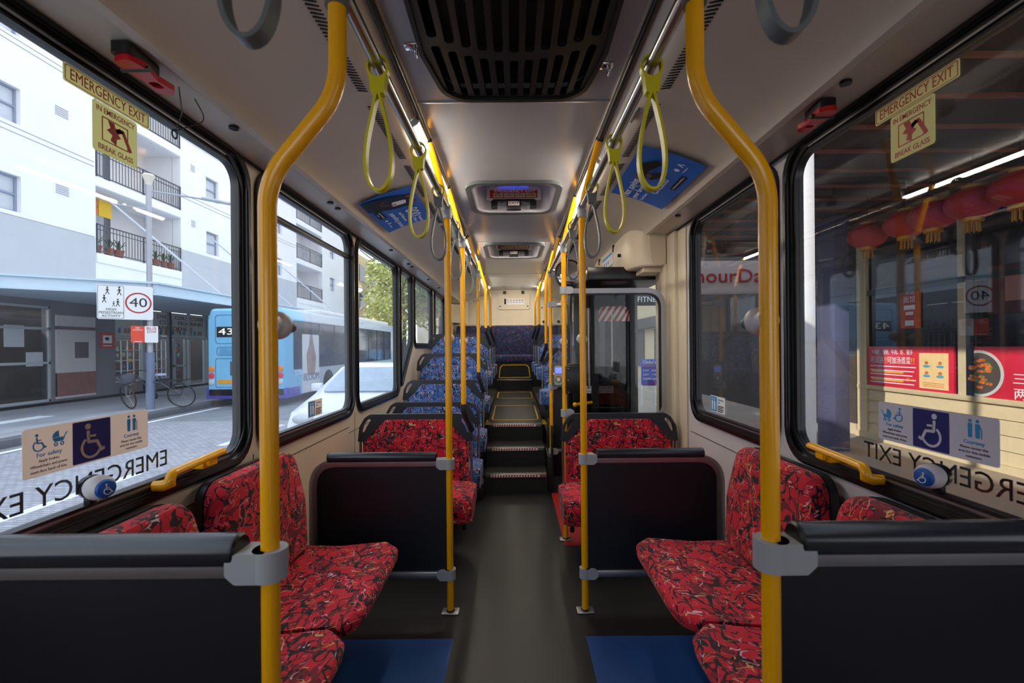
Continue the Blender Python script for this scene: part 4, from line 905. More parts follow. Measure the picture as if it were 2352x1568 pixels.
# posters on the coves
pb = M('poster_blue', (48, 108, 204), .3, var=.12, sc=3); pk = M('poster_black', (16, 16, 22), .35); skin = M('poster_skin', (120, 72, 52), .4)
def poster(s, yc, label):
    a = Vector((X(s, .94), 2.268)); b = Vector((X(s, .62), 2.376)); c = (a+b)/2
    upv = (b-a).normalized(); U = Vector((upv.x, 0, upv.y)); R_ = Vector((0, -s, 0)); N_ = R_.cross(U)
    if N_.z > 0: R_ = -R_; N_ = R_.cross(U)
    m = basis(R_, U, N_, (c.x, yc, c.y)); m = m @ Matrix.Translation((0, 0, .004))
    t = thing('advert_poster', label, 'poster', tuple(m.translation))
    h = (b-a).length/2; b_ = bmesh.new(); n = 10; rows = []
    for z in (0, .0015):
        for sgn in (-1, 1): rows.append([b_.verts.new((sgn*.34, -h+2*h*i/n, z-.010*math.sin(PI*i/n)+.002)) for i in range(n+1)])
    (l0, r0, l1, r1) = rows
    for i in range(n):
        b_.faces.new((l1[i], r1[i], r1[i+1], l1[i+1])); b_.faces.new((l0[i], l0[i+1], r0[i+1], r0[i])); b_.faces.new((l0[i], l1[i], l1[i+1], l0[i+1])); b_.faces.new((r0[i], r0[i+1], r1[i+1], r1[i]))
    b_.faces.new((l0[0], r0[0], r1[0], l1[0])); b_.faces.new((l0[n], l1[n], r1[n], r0[n])); bmesh.ops.recalc_face_normals(b_, faces=b_.faces); bmesh.ops.transform(b_, matrix=m, verts=b_.verts)
    g = G(); g.merge(b_); part('paper', g, pb, t)
    q = m @ Matrix.Translation((0, 0, .0035)); T = lambda x, y, r=0, z=0: q @ Matrix.Translation((x, y, z))
    if s == -1:
        g = G(); g.prism(rpoly([(-.33, -h+.005), (-.15, -h+.005), (-.08, -.02), (-.06, .09), (-.09, .11), (-.16, .10), (-.2, .12), (-.25, .09), (-.30, -.03)], .02), .0008, q); part('figures', g, pk, t)
        g = G()
        for x, y in ((-.22, .13), (-.155, .135), (-.10, .13)): g.prism(rpoly([(x-.015, y-.03), (x+.015, y-.03), (x+.014, y+.02), (x-.014, y+.02)], .012), .0010, q)
        g.stroke([(-.25, -.04), (-.2, -.07), (-.15, .02)], .014, T(0, 0, 0, .0008)); part('faces', g, skin, t)
        g = G(); g.prism(rpoly([(-.2, 0), (-.13, -.01), (-.12, .08), (-.18, .09)], .015), .0006, T(0, 0, 0, .0009)); g.text('800', .12, T(.09, .075), width=.17); g.text('Transport', .032, T(.255, .10), width=.13); g.text('Officers', .032, T(.25, .06), width=.11); g.text('and Police are', .034, T(.11, .0), width=.2); g.text('patrolling buses', .05, T(.14, -.05), width=.32)
        g.prism(circ(.09, -.115, .012), .0006, q); g.stroke([(.135, -.125), (.15, -.10), (.165, -.125)], .006, q); g.text('Transport', .014, T(.22, -.12), width=.06); part('lettering', g, white_s, t)
        g = G(); g.prism([(-.12, -.145), (.03, -.145), (.03, -.095), (-.12, -.095)], .0006, q); e = part('caption_box', g, pk, t)
        g = G(); g.text('transportnsw.info', .014, T(-.045, -.112, 0, .0007), width=.12); g.text('#respect', .012, T(-.055, -.13, 0, .0007)); part('lettering', g, white_s, e)
    else:
        g = G(); g.prism(rpoly([(.0, .10), (.09, .12), (.18, .11), (.25, .05), (.22, .02), (.1, .06), (0, .05)], .015), .0008, q); g.prism(rpoly([(-.02, .03), (.1, .03), (.14, -.02), (.06, -.01)], .01), .0008, q); part('figures', g, pk, t)
        g = G(); g.prism(circ(-.0, .09, .02), .001, q); g.prism(circ(.06, .04, .016), .001, q); part('faces', g, skin, t)
        g = G(); g.text('Not paying', .066, T(-.17, .085), width=.27); g.text('your fare?', .045, T(-.20, .030), width=.2); g.text("Don't be a", .026, T(-.24, -.018), width=.11); g.text('Cheater', .085, T(-.03, -.045), width=.24)
        g.prism(circ(.215, -.06, .014), .0006, q); g.stroke([(.26, -.075), (.275, -.045), (.29, -.075)], .007, q); g.text('Transport', .012, T(.24, -.095), width=.07); part('lettering', g, white_s, t)
        g = G(); g.prism([(-.02, -.135), (.17, -.135), (.17, -.105), (-.02, -.105)], .0006, q); e = part('caption_box', g, pk, t)
        g = G(); g.text('transportnsw.info/fares', .014, T(.075, -.12, 0, .0007), width=.17); part('lettering', g, white_s, e)
poster(-1, 3.08, 'blue advert on the left cove reading 800 and patrolling buses'); poster(1, 2.55, 'blue advert on the right cove reading Not paying your fare')
# ============================================================ STREET LEFT
asph = M('asphalt', (128, 132, 138), .8, var=.15, sc=2); path_m = M('pavement_grey', (150, 152, 160), .8, var=.12, sc=1.5); kerb_m = M('kerb_stone', (88, 90, 98), .8, var=.1)
def setts():
    m = bpy.data.materials.new('road_setts'); m.use_nodes = True; nt = m.node_tree; b = nt.nodes['Principled BSDF']
    t = nt.nodes.new('ShaderNodeTexCoord'); br = nt.nodes.new('ShaderNodeTexBrick'); nt.links.new(t.outputs['Object'], br.inputs['Vector'])
    br.inputs['Scale'].default_value = 4; br.inputs['Color1'].default_value = lin((176, 176, 184)); br.inputs['Color2'].default_value = lin((150, 150, 158)); br.inputs['Mortar'].default_value = lin((104, 104, 112)); br.inputs['Mortar Size'].default_value = .02
    nt.links.new(br.outputs[0], b.inputs['Base Color']); b.inputs['Roughness'].default_value = .7; return m
g = G(); g.box(-9.4, 1.9, -8, 70, -.45, -.35); struct('floor', g, asph)
g = G(); g.box(-8.6, -1.5, -6, 11.0, -.35, -.345); struct('floor', g, setts())
wl_ = M('road_paint', (226, 228, 232), .7)
for i, (x, y0, y1) in enumerate(((-8.75, -4, 13.5), (-5.3, 3.4, 6.4), (-5.3, 8.2, 10.4), (-5.3, -1, 1.5))):
    g = G(); g.box(x-.07, x+.07, y0, y1, -.346, -.342); struct('trim_2', g, wl_)
g = G(); g.box(-9.4, -9.1, -8, 60, -.45, -.20, .02); struct('trim_3', g, kerb_m)
g = G(); g.box(-13.7, -9.4, -8, 60, -.45, -.20); struct('floor', g, path_m)
g = G(); g.box(-11.6, -11.2, 9.3, 11.1, -.2, -.195); struct('trim_2', g, wl_)
cream_b = M('white_render', (236, 234, 236), .8, var=.03, sc=1); grey_b = M('grey_render', (188, 190, 196), .8, var=.03, sc=1); dkwin = M('dark_glass', (58, 66, 82), .12, var=.2); fr_m = M('window_frame_grey', (140, 148, 172), .5)
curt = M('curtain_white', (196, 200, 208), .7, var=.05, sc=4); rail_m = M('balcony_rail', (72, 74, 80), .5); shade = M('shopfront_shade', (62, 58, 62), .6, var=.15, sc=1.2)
B = thing('apartment_building', 'tall white rendered apartment building across the street on the left', 'building', (-13.6, 14, -.2))
FX = -13.6; BM = basis((0, 1, 0), (0, 0, 1), (-1, 0, 0), (FX, 0, 0))
bals = [(14.85, 18.65), (28.6, 32.4), (4.2, 7.6)]; flo = [4.45, 6.95, 9.45, 11.95]
wins = []
for z in (5.2, 7.62, 10.05, 12.5):
    for y0, y1 in ((11.5, 12.6), (20.2, 21.05), (25.9, 26.8), (33.8, 34.7), (9.3, 10.2), (22.6, 23.4)): wins.append((y0, y1, z+(.45 if y0 > 13 else 0), z+(.45 if y0 > 13 else 0)+1.0))
holes = [[(a, c), (b, c), (b, d), (a, d)] for a, b, c, d in wins]
for y0, y1 in bals:
    for f in flo: holes.append([(y0, f+.12), (y1, f+.12), (y1, f+2.3), (y0, f+2.3)])
g = G(); g.prism([(-8, 2.9), (37, 2.9), (37, 17), (-1, 17), (-1, 10.3), (-8, 10.3)], .35, BM, holes); part('wall', g, cream_b, B)  # roof line shaped for the sun: high part shades the bus, unseen end cut low
g = G(); g.prism([(-8, 2.9), (14.8, 2.9), (14.8, 5.05), (-8, 5.05)], .03, BM, z0=-.03); g.prism([(18.7, 2.9), (28.5, 2.9), (28.5, 5.5), (18.7, 5.5)], .03, BM, [[(20.1, 5.0), (21.15, 5.0), (21.15, 5.49), (20.1, 5.49)]] if 0 else [], z0=-.03); part('painted_band', g, grey_b, B)
g = G()
for z in (5.05+.02, 7.35, 7.5, 9.8, 9.95, 12.2): g.prism([(-8, z), (14.8, z), (14.8, z+.02), (-8, z+.02)], .02, BM, z0=-.012); g.prism([(18.7, z+.3), (28.5, z+.3), (28.5, z+.32), (18.7, z+.32)], .02, BM, z0=-.012)
for z in (6.1, 8.45): 
    for k in range(5): g.prism([(13.55, z+k*.06), (13.95, z+k*.06), (13.95, z+k*.06+.025), (13.55, z+k*.06+.025)], .02, BM, z0=-.015); g.prism([(19.25, z+.5+k*.06), (19.5, z+.5+k*.06), (19.5, z+.52+k*.06), (19.25, z+.52+k*.06)], .02, BM, z0=-.015)
part('wall_trim', g, M('trim_grey', (170, 170, 182), .7), B)
for a, b, c, d in wins:
    g = G(); g.prism([(a, c), (b, c), (b, d), (a, d)], .08, BM, [[(a+.05, c+.05), (b-.05, c+.05), (b-.05, (c+d)/2-.02), (a+.05, (c+d)/2-.02)], [(a+.05, (c+d)/2+.03), (b-.05, (c+d)/2+.03), (b-.05, d-.05), (a+.05, d-.05)]], z0=.12); wv = part('window', g, fr_m, B)
    g = G(); g.prism([(a+.02, c+.02), (b-.02, c+.02), (b-.02, d-.02), (a+.02, d-.02)], .02, BM, z0=.17); part('pane', g, curt, wv)
for bi, (y0, y1) in enumerate(bals):
    for fi, f in enumerate(flo):
        g = G(); g.prism([(y0, f-.18), (y1, f-.18), (y1, f+.12), (y0, f+.12)], 1.6, BM, z0=-.04); g.box(FX-1.65, FX-1.5, y0, y1, f+.1, f+2.5); g.box(FX-1.6, FX-.34, y1, y1+.1, f, f+2.5); g.box(FX-1.6, FX-.34, y0-.1, y0, f, f+2.5); wv = part('balcony', g, cream_b, B)
        g = G(); g.box(FX-1.5, FX-1.47, y0+.1, y0+2.2, f+.12, f+2.2); part('pane', g, dkwin, wv)
        g = G(); g.box(FX-1.47, FX-1.45, y0+1.0, y0+1.9, f+.15, f+2.1); part('curtain', g, curt, wv)
        g = G(); g.box(FX-.02, FX+.02, y0, y1, f+1.05, f+1.09); g.box(FX-.02, FX+.02, y0, y1, f+.9, f+.92); g.box(FX-.02, FX+.02, y0, y1, f+.18, f+.21)
        y = y0+.02
        while y < y1: g.box(FX-.008, FX+.008, y, y+.016, f+.2, f+1.06); y += .125
        for y in (y0+.02, (y0+y1)/2, y1-.05): g.box(FX-.02, FX+.02, y, y+.04, f+.12, f+1.09)
        part('railing', g, rail_m, wv)
# potted plants and laundry on the lower balcony
leafm = M('leaf_green', (70, 92, 52), .7, var=.3, sc=20); terr = M('terracotta', (176, 96, 72), .7)
for i, (y, k) in enumerate(((15.1, 1), (15.6, .8), (15.95, 1.1), (17.6, 1), (18.0, .8), (18.35, .9))):
    t = thing('potted_plant', ['leftmost plant pot on the lower balcony', 'second plant pot from the left on the lower balcony', 'third plant pot from the left on the lower balcony', 'third plant pot from the right on the lower balcony', 'second plant pot from the right on the lower balcony', 'rightmost plant pot on the lower balcony'][i], 'potted plant', (FX-.22, y, 4.57), 'plant pots on the lower balcony')
    g = G(); g.lathe([(.10*k, 0), (.14*k, .26), (.155*k, .26), (.155*k, .3)], UP(FX-.22, y, 4.57), 16); part('pot', g, terr, t)
    g = G()
    for j in range(16): 
        a = j*2.4; r = .12*k*(j % 4)/3; g.tube([(FX-.22, y, 4.85), (FX-.22+r*math.cos(a)*.6, y+r*math.sin(a)*.6, 5.0), (FX-.22+r*math.cos(a)*1.6, y+r*math.sin(a)*1.6, 5.1+.05*(j % 3))], .012, 5)
    part('foliage', g, leafm, t)
for i, (y, col, l) in enumerate(((15.2, (236, 120, 30), 'orange cloth'), (15.75, (236, 190, 40), 'yellow cloth'))):
    g = G(); g.box(FX-.75, FX-.72, y, y+.5, 6.05, 6.62); solo('hanging_cloth', g, M('cloth_%d' % i, col, .8), l+' hanging high inside the lower balcony', 'cloth')
# ground floor shopfronts
g = G(); g.prism([(-8, -.2), (37, -.2), (37, 2.95), (-8, 2.95)], .3, BM, [[(-6, -.1), (13.4, -.1), (13.4, 2.7), (-6, 2.7)], [(15.53, .26), (17.95, .26), (17.95, 2.95-.05), (15.53, 2.9)], [(18.1, -.1), (21.4, -.1), (21.4, 2.9), (18.1, 2.9)]]); part('shop_wall', g, M('shop_grey', (118, 118, 126), .7, var=.06, sc=1), B)
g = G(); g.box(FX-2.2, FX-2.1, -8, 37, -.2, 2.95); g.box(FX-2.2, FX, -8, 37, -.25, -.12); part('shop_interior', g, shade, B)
g = G(); g.prism([(13.5, -.05), (14.75, -.05), (14.75, 2.45), (13.5, 2.45)], .06, BM, z0=-.05); wv = part('stone_panel', g, M('stone_cream', (206, 200, 200), .6, var=.04), B)
g = G(); g.prism([(13.5, .02), (14.75, .02), (14.75, .72), (13.5, .72)], .06, BM, z0=-.06); part('marble_base', g, M('marble_red', (140, 92, 84), .4, var=.15, sc=5), wv)
g = G(); g.prism([(13.5, 2.02), (14.75, 2.02), (14.75, 2.12), (13.5, 2.12)], .06, BM, z0=-.06); g.prism([(14.05, 1.15), (14.5, 1.15), (14.5, 1.65), (14.05, 1.65)], .06, BM, z0=-.056); part('dark_inlay', g, M('inlay', (96, 84, 92), .5), wv)
alum = M('shopfront_frame', (176, 186, 190), .5)
g = G()
for y in (-6, -3, 0, 3, 6, 9, 10.4, 11.9, 13.35): g.box(FX-.12, FX-.04, y, y+.09, -.1, 2.7)
for z in (-.1, 1.0, 2.0, 2.62): g.box(FX-.12, FX-.04, -6, 13.4, z, z+.07)
e = part('entry_frame', g, alum, B)
g = G(); g.box(FX-.09, FX-.08, -6, 13.4, -.1, 2.7); part('entry_glass', g, glass('street_glass', (.5, .5, .52)), e)
g = G(); g.box(FX-.07, FX-.06, 12.2, 12.7, 1.5, 2.1); g.box(FX-.07, FX-.06, 12.75, 13.2, .95, 1.35); g.box(FX-.07, FX-.06, 10.6, 11.5, 1.7, 2.3); part('notice', g, curt, e)
# comic shop glazing
g = G()
for y0, y1 in ((15.55, 16.6), (16.95, 17.85)):
    n = 4
    for k in range(n+1): g.box(FX-.06, FX-.03, y0+(y1-y0)*k/n-.012, y0+(y1-y0)*k/n+.012, .3, 1.75)
    for z in (.3, .66, 1.02, 1.38, 1.74): g.box(FX-.06, FX-.03, y0, y1, z-.012, z+.012)
part('window_bars', g, white_s, B)
g = G()
for y in (16.68, 18.0, 19.05, 20.0, 20.2): g.box(FX-.08, FX, y, y+.1, -.1, 2.9)
g.box(FX-.08, FX-.01, 15.5, 21.4, 1.8, 1.9); g.box(FX-.05, FX+.0, 16.9, 17.95, .22, .32); g.box(FX-.1, FX-.02, 18.25, 18.33, -.1, 1.8); g.box(FX-.1, FX-.02, 18.85, 18.93, -.1, 1.8); g.box(FX-.1, FX-.02, 18.25, 18.93, .7, .76)
part('shop_frame', g, alum, B)
rng = random.Random(3); cols = [(60, 110, 170), (200, 200, 190), (196, 90, 60), (90, 140, 130), (210, 180, 90), (80, 80, 130), (150, 60, 60)]
gs = [G() for _ in cols]
for y0, y1, z0, z1 in ((15.6, 16.55, .35, 1.6), (17.0, 17.8, .35, 1.2), (20.35, 21.3, .2, 1.75), (18.35, 18.8, .1, 1.6)):
    y = y0
    while y < y1-.1:
        z = z0
        while z < z1-.1: gs[rng.randrange(len(cols))].box(FX-.16, FX-.14, y+.01, y+.10, z, z+.1+rng.random()*.06); z += .2
        y += .13
for k, g in enumerate(gs): o = part('shop_display', g, M('display_%d' % k, cols[k], .6), B)
g = G(); g.box(FX-.10, FX-.06, 15.53, 21.3, 1.93, 2.85); e = part('sign_band', g, M('sign_band', (206, 214, 204), .6), B)
g = G(); SM = lambda y, z: basis((0, 1, 0), (0, 0, 1), (1, 0, 0), (FX-.058, y, z))
g.text('DVDS  COLLECTABLES', .21, SM(18.9, 2.66), width=2.9, th=.01); g.text("CD'S   FIGURINES", .21, SM(18.8, 2.44), width=2.5, th=.01); g.text('TS AND OTHERS', .21, SM(18.2, 2.22), width=2.3, th=.01); part('lettering', g, M('sign_red', (126, 40, 50), .6), e)
for k in range(4):
    g = G()
    for j in range(9):
        y = 15.7+j*.62+k*.13; z = 1.98+.05*((j*k) % 3); g.prism(rpoly([(y, z), (y+.12, z), (y+.10, z+.2), (y+.02, z+.16)], .02), .008, basis((0, 1, 0), (0, 0, 1), (1, 0, 0), (FX-.058, 0, 0)))
    part('sign_pictures', g, M('display_%d' % k, cols[k], .6), e)
g = G(); g.box(FX, FX+.02, 14.95, 15.48, 1.45, 1.98); t = thing('wall_notice', 'red camera warning notice on the grey shop pillar', 'notice', (FX, 15.2, 1.45)); part('board', g, M('notice_red', (196, 56, 60), .6), t)
g = G(); g.box(FX+.02, FX+.024, 15.05, 15.38, 1.62, 1.88); g.box(FX+.02, FX+.024, 15.05, 15.38, 1.52, 1.55); q_ = part('white_print', g, white_s, t)
g = G(); g.ball((FX+.024, 15.2, 1.77), .06, .1, 1.4, 1); part('eye_symbol', g, black_s, q_)
# awning
aw = M('awning_paint', (198, 216, 230), .6, var=.03)
g = G(); g.prism([(-13.6, -8), (-12, -8), (-12, 10.6), (-9.6, 12.3), (-9.6, 36), (-13.6, 36)], .30, UP(0, 0, 2.87))
g.prism([(-12.3, -8), (-11.95, -8), (-11.95, 10.55), (-9.55, 12.25), (-9.55, 36), (-9.9, 36), (-9.9, 12.45), (-12.3, 10.8)], .05, UP(0, 0, 3.16)); g.prism([(-12.05, -8), (-11.93, -8), (-11.93, 10.5), (-9.53, 12.2), (-9.53, 36), (-9.7, 36), (-9.7, 12.3), (-12.05, 10.65)], .05, UP(0, 0, 2.85))
part('awning', g, aw, B)
g = G()
for y in (8.4, 15.4, 20.5, 26): g.tube([(FX, y+(.3 if y < 9 else 0), 6.4 if y > 12 else 6.2), (-10.0 if y > 12 else -12.1, y+.2, 3.25)], .035, 8)
part('awning_stay', g, curt, B)
# lamp post with signs
t = thing('lamp_post', 'grey street lamp post with white lantern arm, behind the parked bicycle', 'street lamp', (-9.75, 11.9, -.2)); px_, py_ = -9.75, 12.2
pm = M('post_grey', (176, 176, 186), .5, .3); pm2 = M('post_blue_grey', (112, 124, 152), .5)
g = G(); g.cyl((px_, py_, 1.3), (px_, py_, 5.8), .065); part('pole', g, pm, t)
g = G(); g.cyl((px_, py_, -.2), (px_, py_, 1.32), .10); part('base_sleeve', g, pm2, t)
g = G(); g.tube([(px_, py_, 5.65), (px_+.8, py_+.9, 5.72)], .025, 8); g.tube([(px_, py_, 5.15), (px_-.5, py_-.5, 5.15)], .018, 8); part('arm', g, pm, t)
g = G(); g.box(-.10, .10, 0, .75, -.035, .035, .03, mat=Matrix.Translation((px_+.8, py_+.9, 5.74)) @ Matrix.Rotation(-.75, 4, 'Z')); part('lantern', g, curt, t)
g = G(); g.lathe([(.04, 0), (.14, .3), (.12, .34)], UP(px_, py_, 5.75), 12); part('top_cap', g, M('cap_cream', (230, 220, 205), .6), t)
def Rz(x, y, z, a): return Matrix.Translation((x, y, z)) @ Matrix.Rotation(a, 4, 'Z') @ basis((1, 0, 0), (0, 0, 1), (0, -1, 0), (0, 0, 0))
sm = Rz(px_+.02, py_-.12, 2.62, .72)
t = thing('speed_sign', 'white 40 high pedestrian activity sign fixed to the lamp post', 'road sign', tuple(sm.translation))
g = G(); g.prism(rrect(-.98, -.44, .13, .44, .05), .03, sm); part('board', g, white_s, t)
g = G(); g.prism(circ(-.17, .0, .27, 40), .004, sm @ Matrix.Translation((0, 0, .03)), [circ(-.17, 0, .235, 40)]); part('red_ring', g, red_s, t)
g = G(); q = sm @ Matrix.Translation((0, 0, .031)); g.text('40', .34, q @ Matrix.Translation((-.17, 0, 0)), width=.36, th=.003)
def walker(x, y, k): g.prism(circ(x, y+.11*k, .022*k, 10), .003, q); g.stroke([(x, y+.08*k), (x, y)], .03*k, q); g.stroke([(x-.04*k, y-.09*k), (x, y), (x+.04*k, y-.09*k)], .018*k, q); g.stroke([(x-.04*k, y+.02*k), (x, y+.07*k), (x+.04*k, y+.02*k)], .014*k, q)
walker(-.78, .27, .9); walker(-.55, .27, 1); walker(-.84, .06, .9); walker(-.58, -.03, .9); walker(-.66, -.06, .6)
for i, a in enumerate(('HIGH', 'PEDESTRIAN', 'ACTIVITY')): g.text(a, .085, q @ Matrix.Translation((-.71, -.19-i*.085, 0)), th=.003)
g.prism(rrect(-.965, -.42, -.46, .42, .04), .002, q, [rrect(-.958, -.413, -.467, .413, .035)]); part('print', g, black_s, t)
sm = Rz(px_+.03, py_-.13, 1.80, .72)
t = thing('parking_sign', 'small red and white no stopping and bus zone sign on the lamp post', 'road sign', tuple(sm.translation))
g = G(); g.prism(rrect(-.05, -.22, .23, .22, .02), .02, sm); part('bus_zone_board', g, white_s, t)
g = G(); g.prism(rrect(-.33, -.22, -.05, .22, .02), .02, sm); part('no_stopping_board', g, M('sign_orange_red', (226, 70, 40), .6), t)
q = sm @ Matrix.Translation((0, 0, .021)); g = G(); g.text('NO', .06, q @ Matrix.Translation((-.19, .165, 0)), th=.003); g.text('STOPPING', .05, q @ Matrix.Translation((-.19, .11, 0)), th=.003, width=.2); g.box(-.27, -.11, -.2, -.185, 0, .003, mat=q); part('lettering', g, white_s, t)
g = G(); g.text('BUS', .10, q @ Matrix.Translation((.09, .155, 0)), th=.003, width=.2); g.text('ZONE', .09, q @ Matrix.Translation((.09, .07, 0)), th=.003, width=.2); part('lettering', g, red_s, t)
# bicycle
t = thing('bicycle', 'dark bicycle with a front basket leaning on the lamp post', 'bicycle', (-9.9, 12.1, -.2)); 
BC = Matrix.Translation((px_+.12, py_+.2, -.2)) @ Matrix.Rotation(.2, 4, 'Z') @ Matrix.Rotation(.28, 4, 'X')
def bt(pts, r, seg=8): return [tuple(BC @ Vector(p)) for p in pts], r, seg
frm = M('bike_frame', (60, 66, 76), .35, .4)
steer = Matrix.Translation((-.72, 0, 0)) @ Matrix.Rotation(-.6, 4, 'Z') @ Matrix.Translation((.72, 0, 0))
for cx, nm in ((-.72, 'front_wheel'), (.55, 'rear_wheel')):
    mt = BC @ (steer if cx < 0 else Matrix.Identity(4)); g = G(); n = 32
    g.sweep([tuple(mt @ Vector((cx+.33*math.cos(2*PI*i/n), 0, .36+.33*math.sin(2*PI*i/n)))) for i in range(n)], [(.02*math.cos(a), .02*math.sin(a)) for a in (0, 1.05, 2.1, 3.14, 4.2, 5.25)], True); w_ = part(nm, g, black_p, t)
    g = G()
    for i in range(14): a = 2*PI*i/14; g.tube([tuple(mt @ Vector((cx, 0, .36))), tuple(mt @ Vector((cx+.32*math.cos(a), 0, .36+.32*math.sin(a))))], .002, 4)
    g.cyl(tuple(mt @ Vector((cx, -.04, .36))), tuple(mt @ Vector((cx, .04, .36))), .025, 8); part('spokes', g, steel, w_)
g = G()
for P in ([(-.42, 0, .95), (-.1, 0, .36), (.55, 0, .36)], [(-.1, 0, .36), (.12, 0, .9)], [(-.44, 0, .86), (.10, 0, .72)], [(.55, 0, .36), (.10, 0, .72)], [(-.42, 0, 1.0), (-.52, 0, .76)]): g.tube(*bt(P, .018))
part('frame', g, frm, t)
g = G()
for yy in (-.05, .05): g.tube([tuple(BC @ Vector((-.52, 0, .76))), tuple(BC @ steer @ Vector((-.62, yy, .70))), tuple(BC @ steer @ Vector((-.72, yy, .36)))], .016, 8)
part('fork', g, steel, t)
g = G(); g.tube(*bt([(-.42, 0, 1.0), (-.40, 0, 1.06)], .014)); g.tube([tuple(BC @ steer @ Vector(p)) for p in ((-.3, -.30, 1.08), (-.45, -.18, 1.10), (-.45, .18, 1.10), (-.3, .30, 1.08))], .013, 8); part('handlebar', g, black_p, t)
g = G(); g.box(-.72, -.50, -.15, .15, .80, 1.0, .02, mat=BC @ steer); part('basket', g, M('basket_grey', (84, 88, 100), .6), t)
g = G(); g.ball((0, 0, 0), .1, 1.4, .7, .35); g.b.transform(BC @ Matrix.Translation((.14, 0, .96))); part('saddle', g, M('saddle_cover', (150, 156, 184), .6), t)
g = G(); g.tube(*bt([(.15, 0, .78), (.85, 0, .82)], .02)); g.tube(*bt([(.55, -.02, .36), (.7, -.02, .8)], .008)); part('rear_rack', g, black_p, t)
g = G(); g.lathe([(.09, -.01), (.09, .01)], BC @ basis((1, 0, 0), (0, 0, 1), (0, -1, 0), (-.1, 0, .36)), 16); g.tube(*bt([(-.1, -.06, .36), (-.16, -.06, .2)], .012)); part('chainset', g, black_p, t)

# city bus 433
cb = M('bus_light_blue', (128, 196, 236), .3, var=.02, coat=.4); cw = M('bus_pale_side', (178, 190, 204), .3, var=.02, coat=.4); purp = M('bus_purple', (74, 66, 176), .35)
x0, x1, y0, y1 = -9.2, -6.8, 13.6, 26.6
t = thing('city_bus', 'light blue route 433 bus seen from its rear left corner, pulled in ahead', 'bus', ((x0+x1)/2, 20, -.35))
sec = rpoly([(x0, -.08), (x1, -.08), (x1, 2.3), (x1-.12, 2.62), (x0+.12, 2.62), (x0, 2.3)], [.05, .05, .15, .12, .12, .15], 5)
b = bmesh.new(); rings = [[b.verts.new(((x0+x1)/2+(x-(x0+x1)/2)*k, y, 1.2+(z-1.2)*kz)) for x, z in sec] for y, k, kz in ((y0+.0, .93, .94), (y0+.06, .98, .985), (y0+.18, 1, 1), (y0+1.3, 1, 1))]
for a, c in zip(rings, rings[1:]):
    for j in range(len(sec)): b.faces.new((a[j], a[(j+1) % len(sec)], c[(j+1) % len(sec)], c[j]))
b.faces.new(rings[0]); b.faces.new(rings[-1][::-1]); bmesh.ops.recalc_face_normals(b, faces=b.faces); g = G(); g.merge(b); part('rear_body', g, cb, t)
g = G(); g.prism(sec, y1-y0-1.3, basis((1, 0, 0), (0, 0, 1), (0, 1, 0), (0, y0+1.3, 0))); part('side_body', g, cw, t)
g = G(); g.box(x1-.01, x1+.012, y0+.45, y1-1.5, .75, 2.25, .03); g.box(x0-.012, x0+.01, y0+.45, y1-1.2, .75, 2.25, .03); g.box(x0+.3, x1-.3, y1-.01, y1+.01, .9, 2.2, .05); sw = part('side_windows', g, dkwin, t)
g = G()
for k in range(1, 8): g.box(x1+.010, x1+.02, y0+.9+k*1.35, y0+.96+k*1.35, .75, 2.25)
part('window_pillars', g, black_p, sw)
g = G(); g.box(x1-.005, x1+.016, y0+1.0, y0+2.3, -.04, 1.85); ad = part('side_advert', g, M('advert_pale', (205, 210, 220), .5, var=.08, sc=1), t, 'tall pale side advert')
RS = lambda y, z, d=.018: basis((0, 1, 0), (0, 0, 1), (1, 0, 0), (x1+d, y, z))
g = G(); g.prism(rpoly([(-.3, .2), (.25, .2), (.35, .8), (.15, 1.3), (.1, 1.55), (-.1, 1.55), (-.15, 1.2), (-.35, .9)], .08), .004, RS(y0+1.65, .30, .016)); part('pictured_figure', g, M('advert_figure', (150, 132, 128), .6, var=.3, sc=2), ad)
g = G(); g.text('BLOOM', .34, RS(y0+1.65, .45, .022), width=1.15, th=.004); part('lettering', g, M('advert_letters', (120, 130, 160), .6), ad)
g = G(); g.text('5770', .22, RS(y0+.72, .62, .016), th=.004, width=.42); g.text('Buses', .2, RS(y0+1.65, .08, .02), th=.004, width=.8); part('lettering', g, white_s, t)
g = G(); g.box(x0+.25, x1-.25, y0+3, y1-1, 2.62, 2.80, .06); part('roof_pod', g, white_s, t)
g = G(); g.box(x0-.01, x1+.01, y0+.0, y0+.9, -.1, .22, .03); part('rear_bumper', g, purp, t)
BF = lambda x, z, d=0: FW(x, y0-.0-d, z)
g = G(); g.box(x0+.33, x0+1.15, y0-.02, y0+.03, 1.75, 2.06, .01); g.box(x1-1.2, x1-.35, y0-.015, y0+.03, 1.6, 2.3, .04) if 0 else None; rs_ = part('route_display', g, black_s, t)
g = G(); g.text('433', .27, BF(x0+.74, 1.905, .022), th=.006, width=.66); part('lettering', g, M('display_white', (250, 250, 245), .5, emis=.6), rs_)
g = G(); g.prism(rrect(x0+.28, 1.55, x1-.28, 2.42, .1), .008, BF(0, 0), [rrect(x0+.30, 1.57, x1-.30, 2.40, .09)]); g.prism(rrect(x0+.32, 1.2, x1-.32, 1.46, .08), .008, BF(0, 0), [rrect(x0+.34, 1.22, x1-.34, 1.44, .07)]); g.prism(rrect(x0+.28, .24, x1-.28, 1.12, .06), .008, BF(0, 0), [rrect(x0+.30, .26, x1-.30, 1.10, .06)])
for k in range(5): g.box(x0+.4, x1-.4, y0-.006, y0+.01, 1.24+k*.04, 1.255+k*.04)
part('panel_lines', g, M('bus_line_blue', (70, 130, 175), .5), t)
g = G(); g.box(x0+.72, x1-.72, y0-.012, y0+.02, .60, 1.02, .01); e = part('rear_advert', g, M('advert_grey', (90, 96, 110), .5), t)
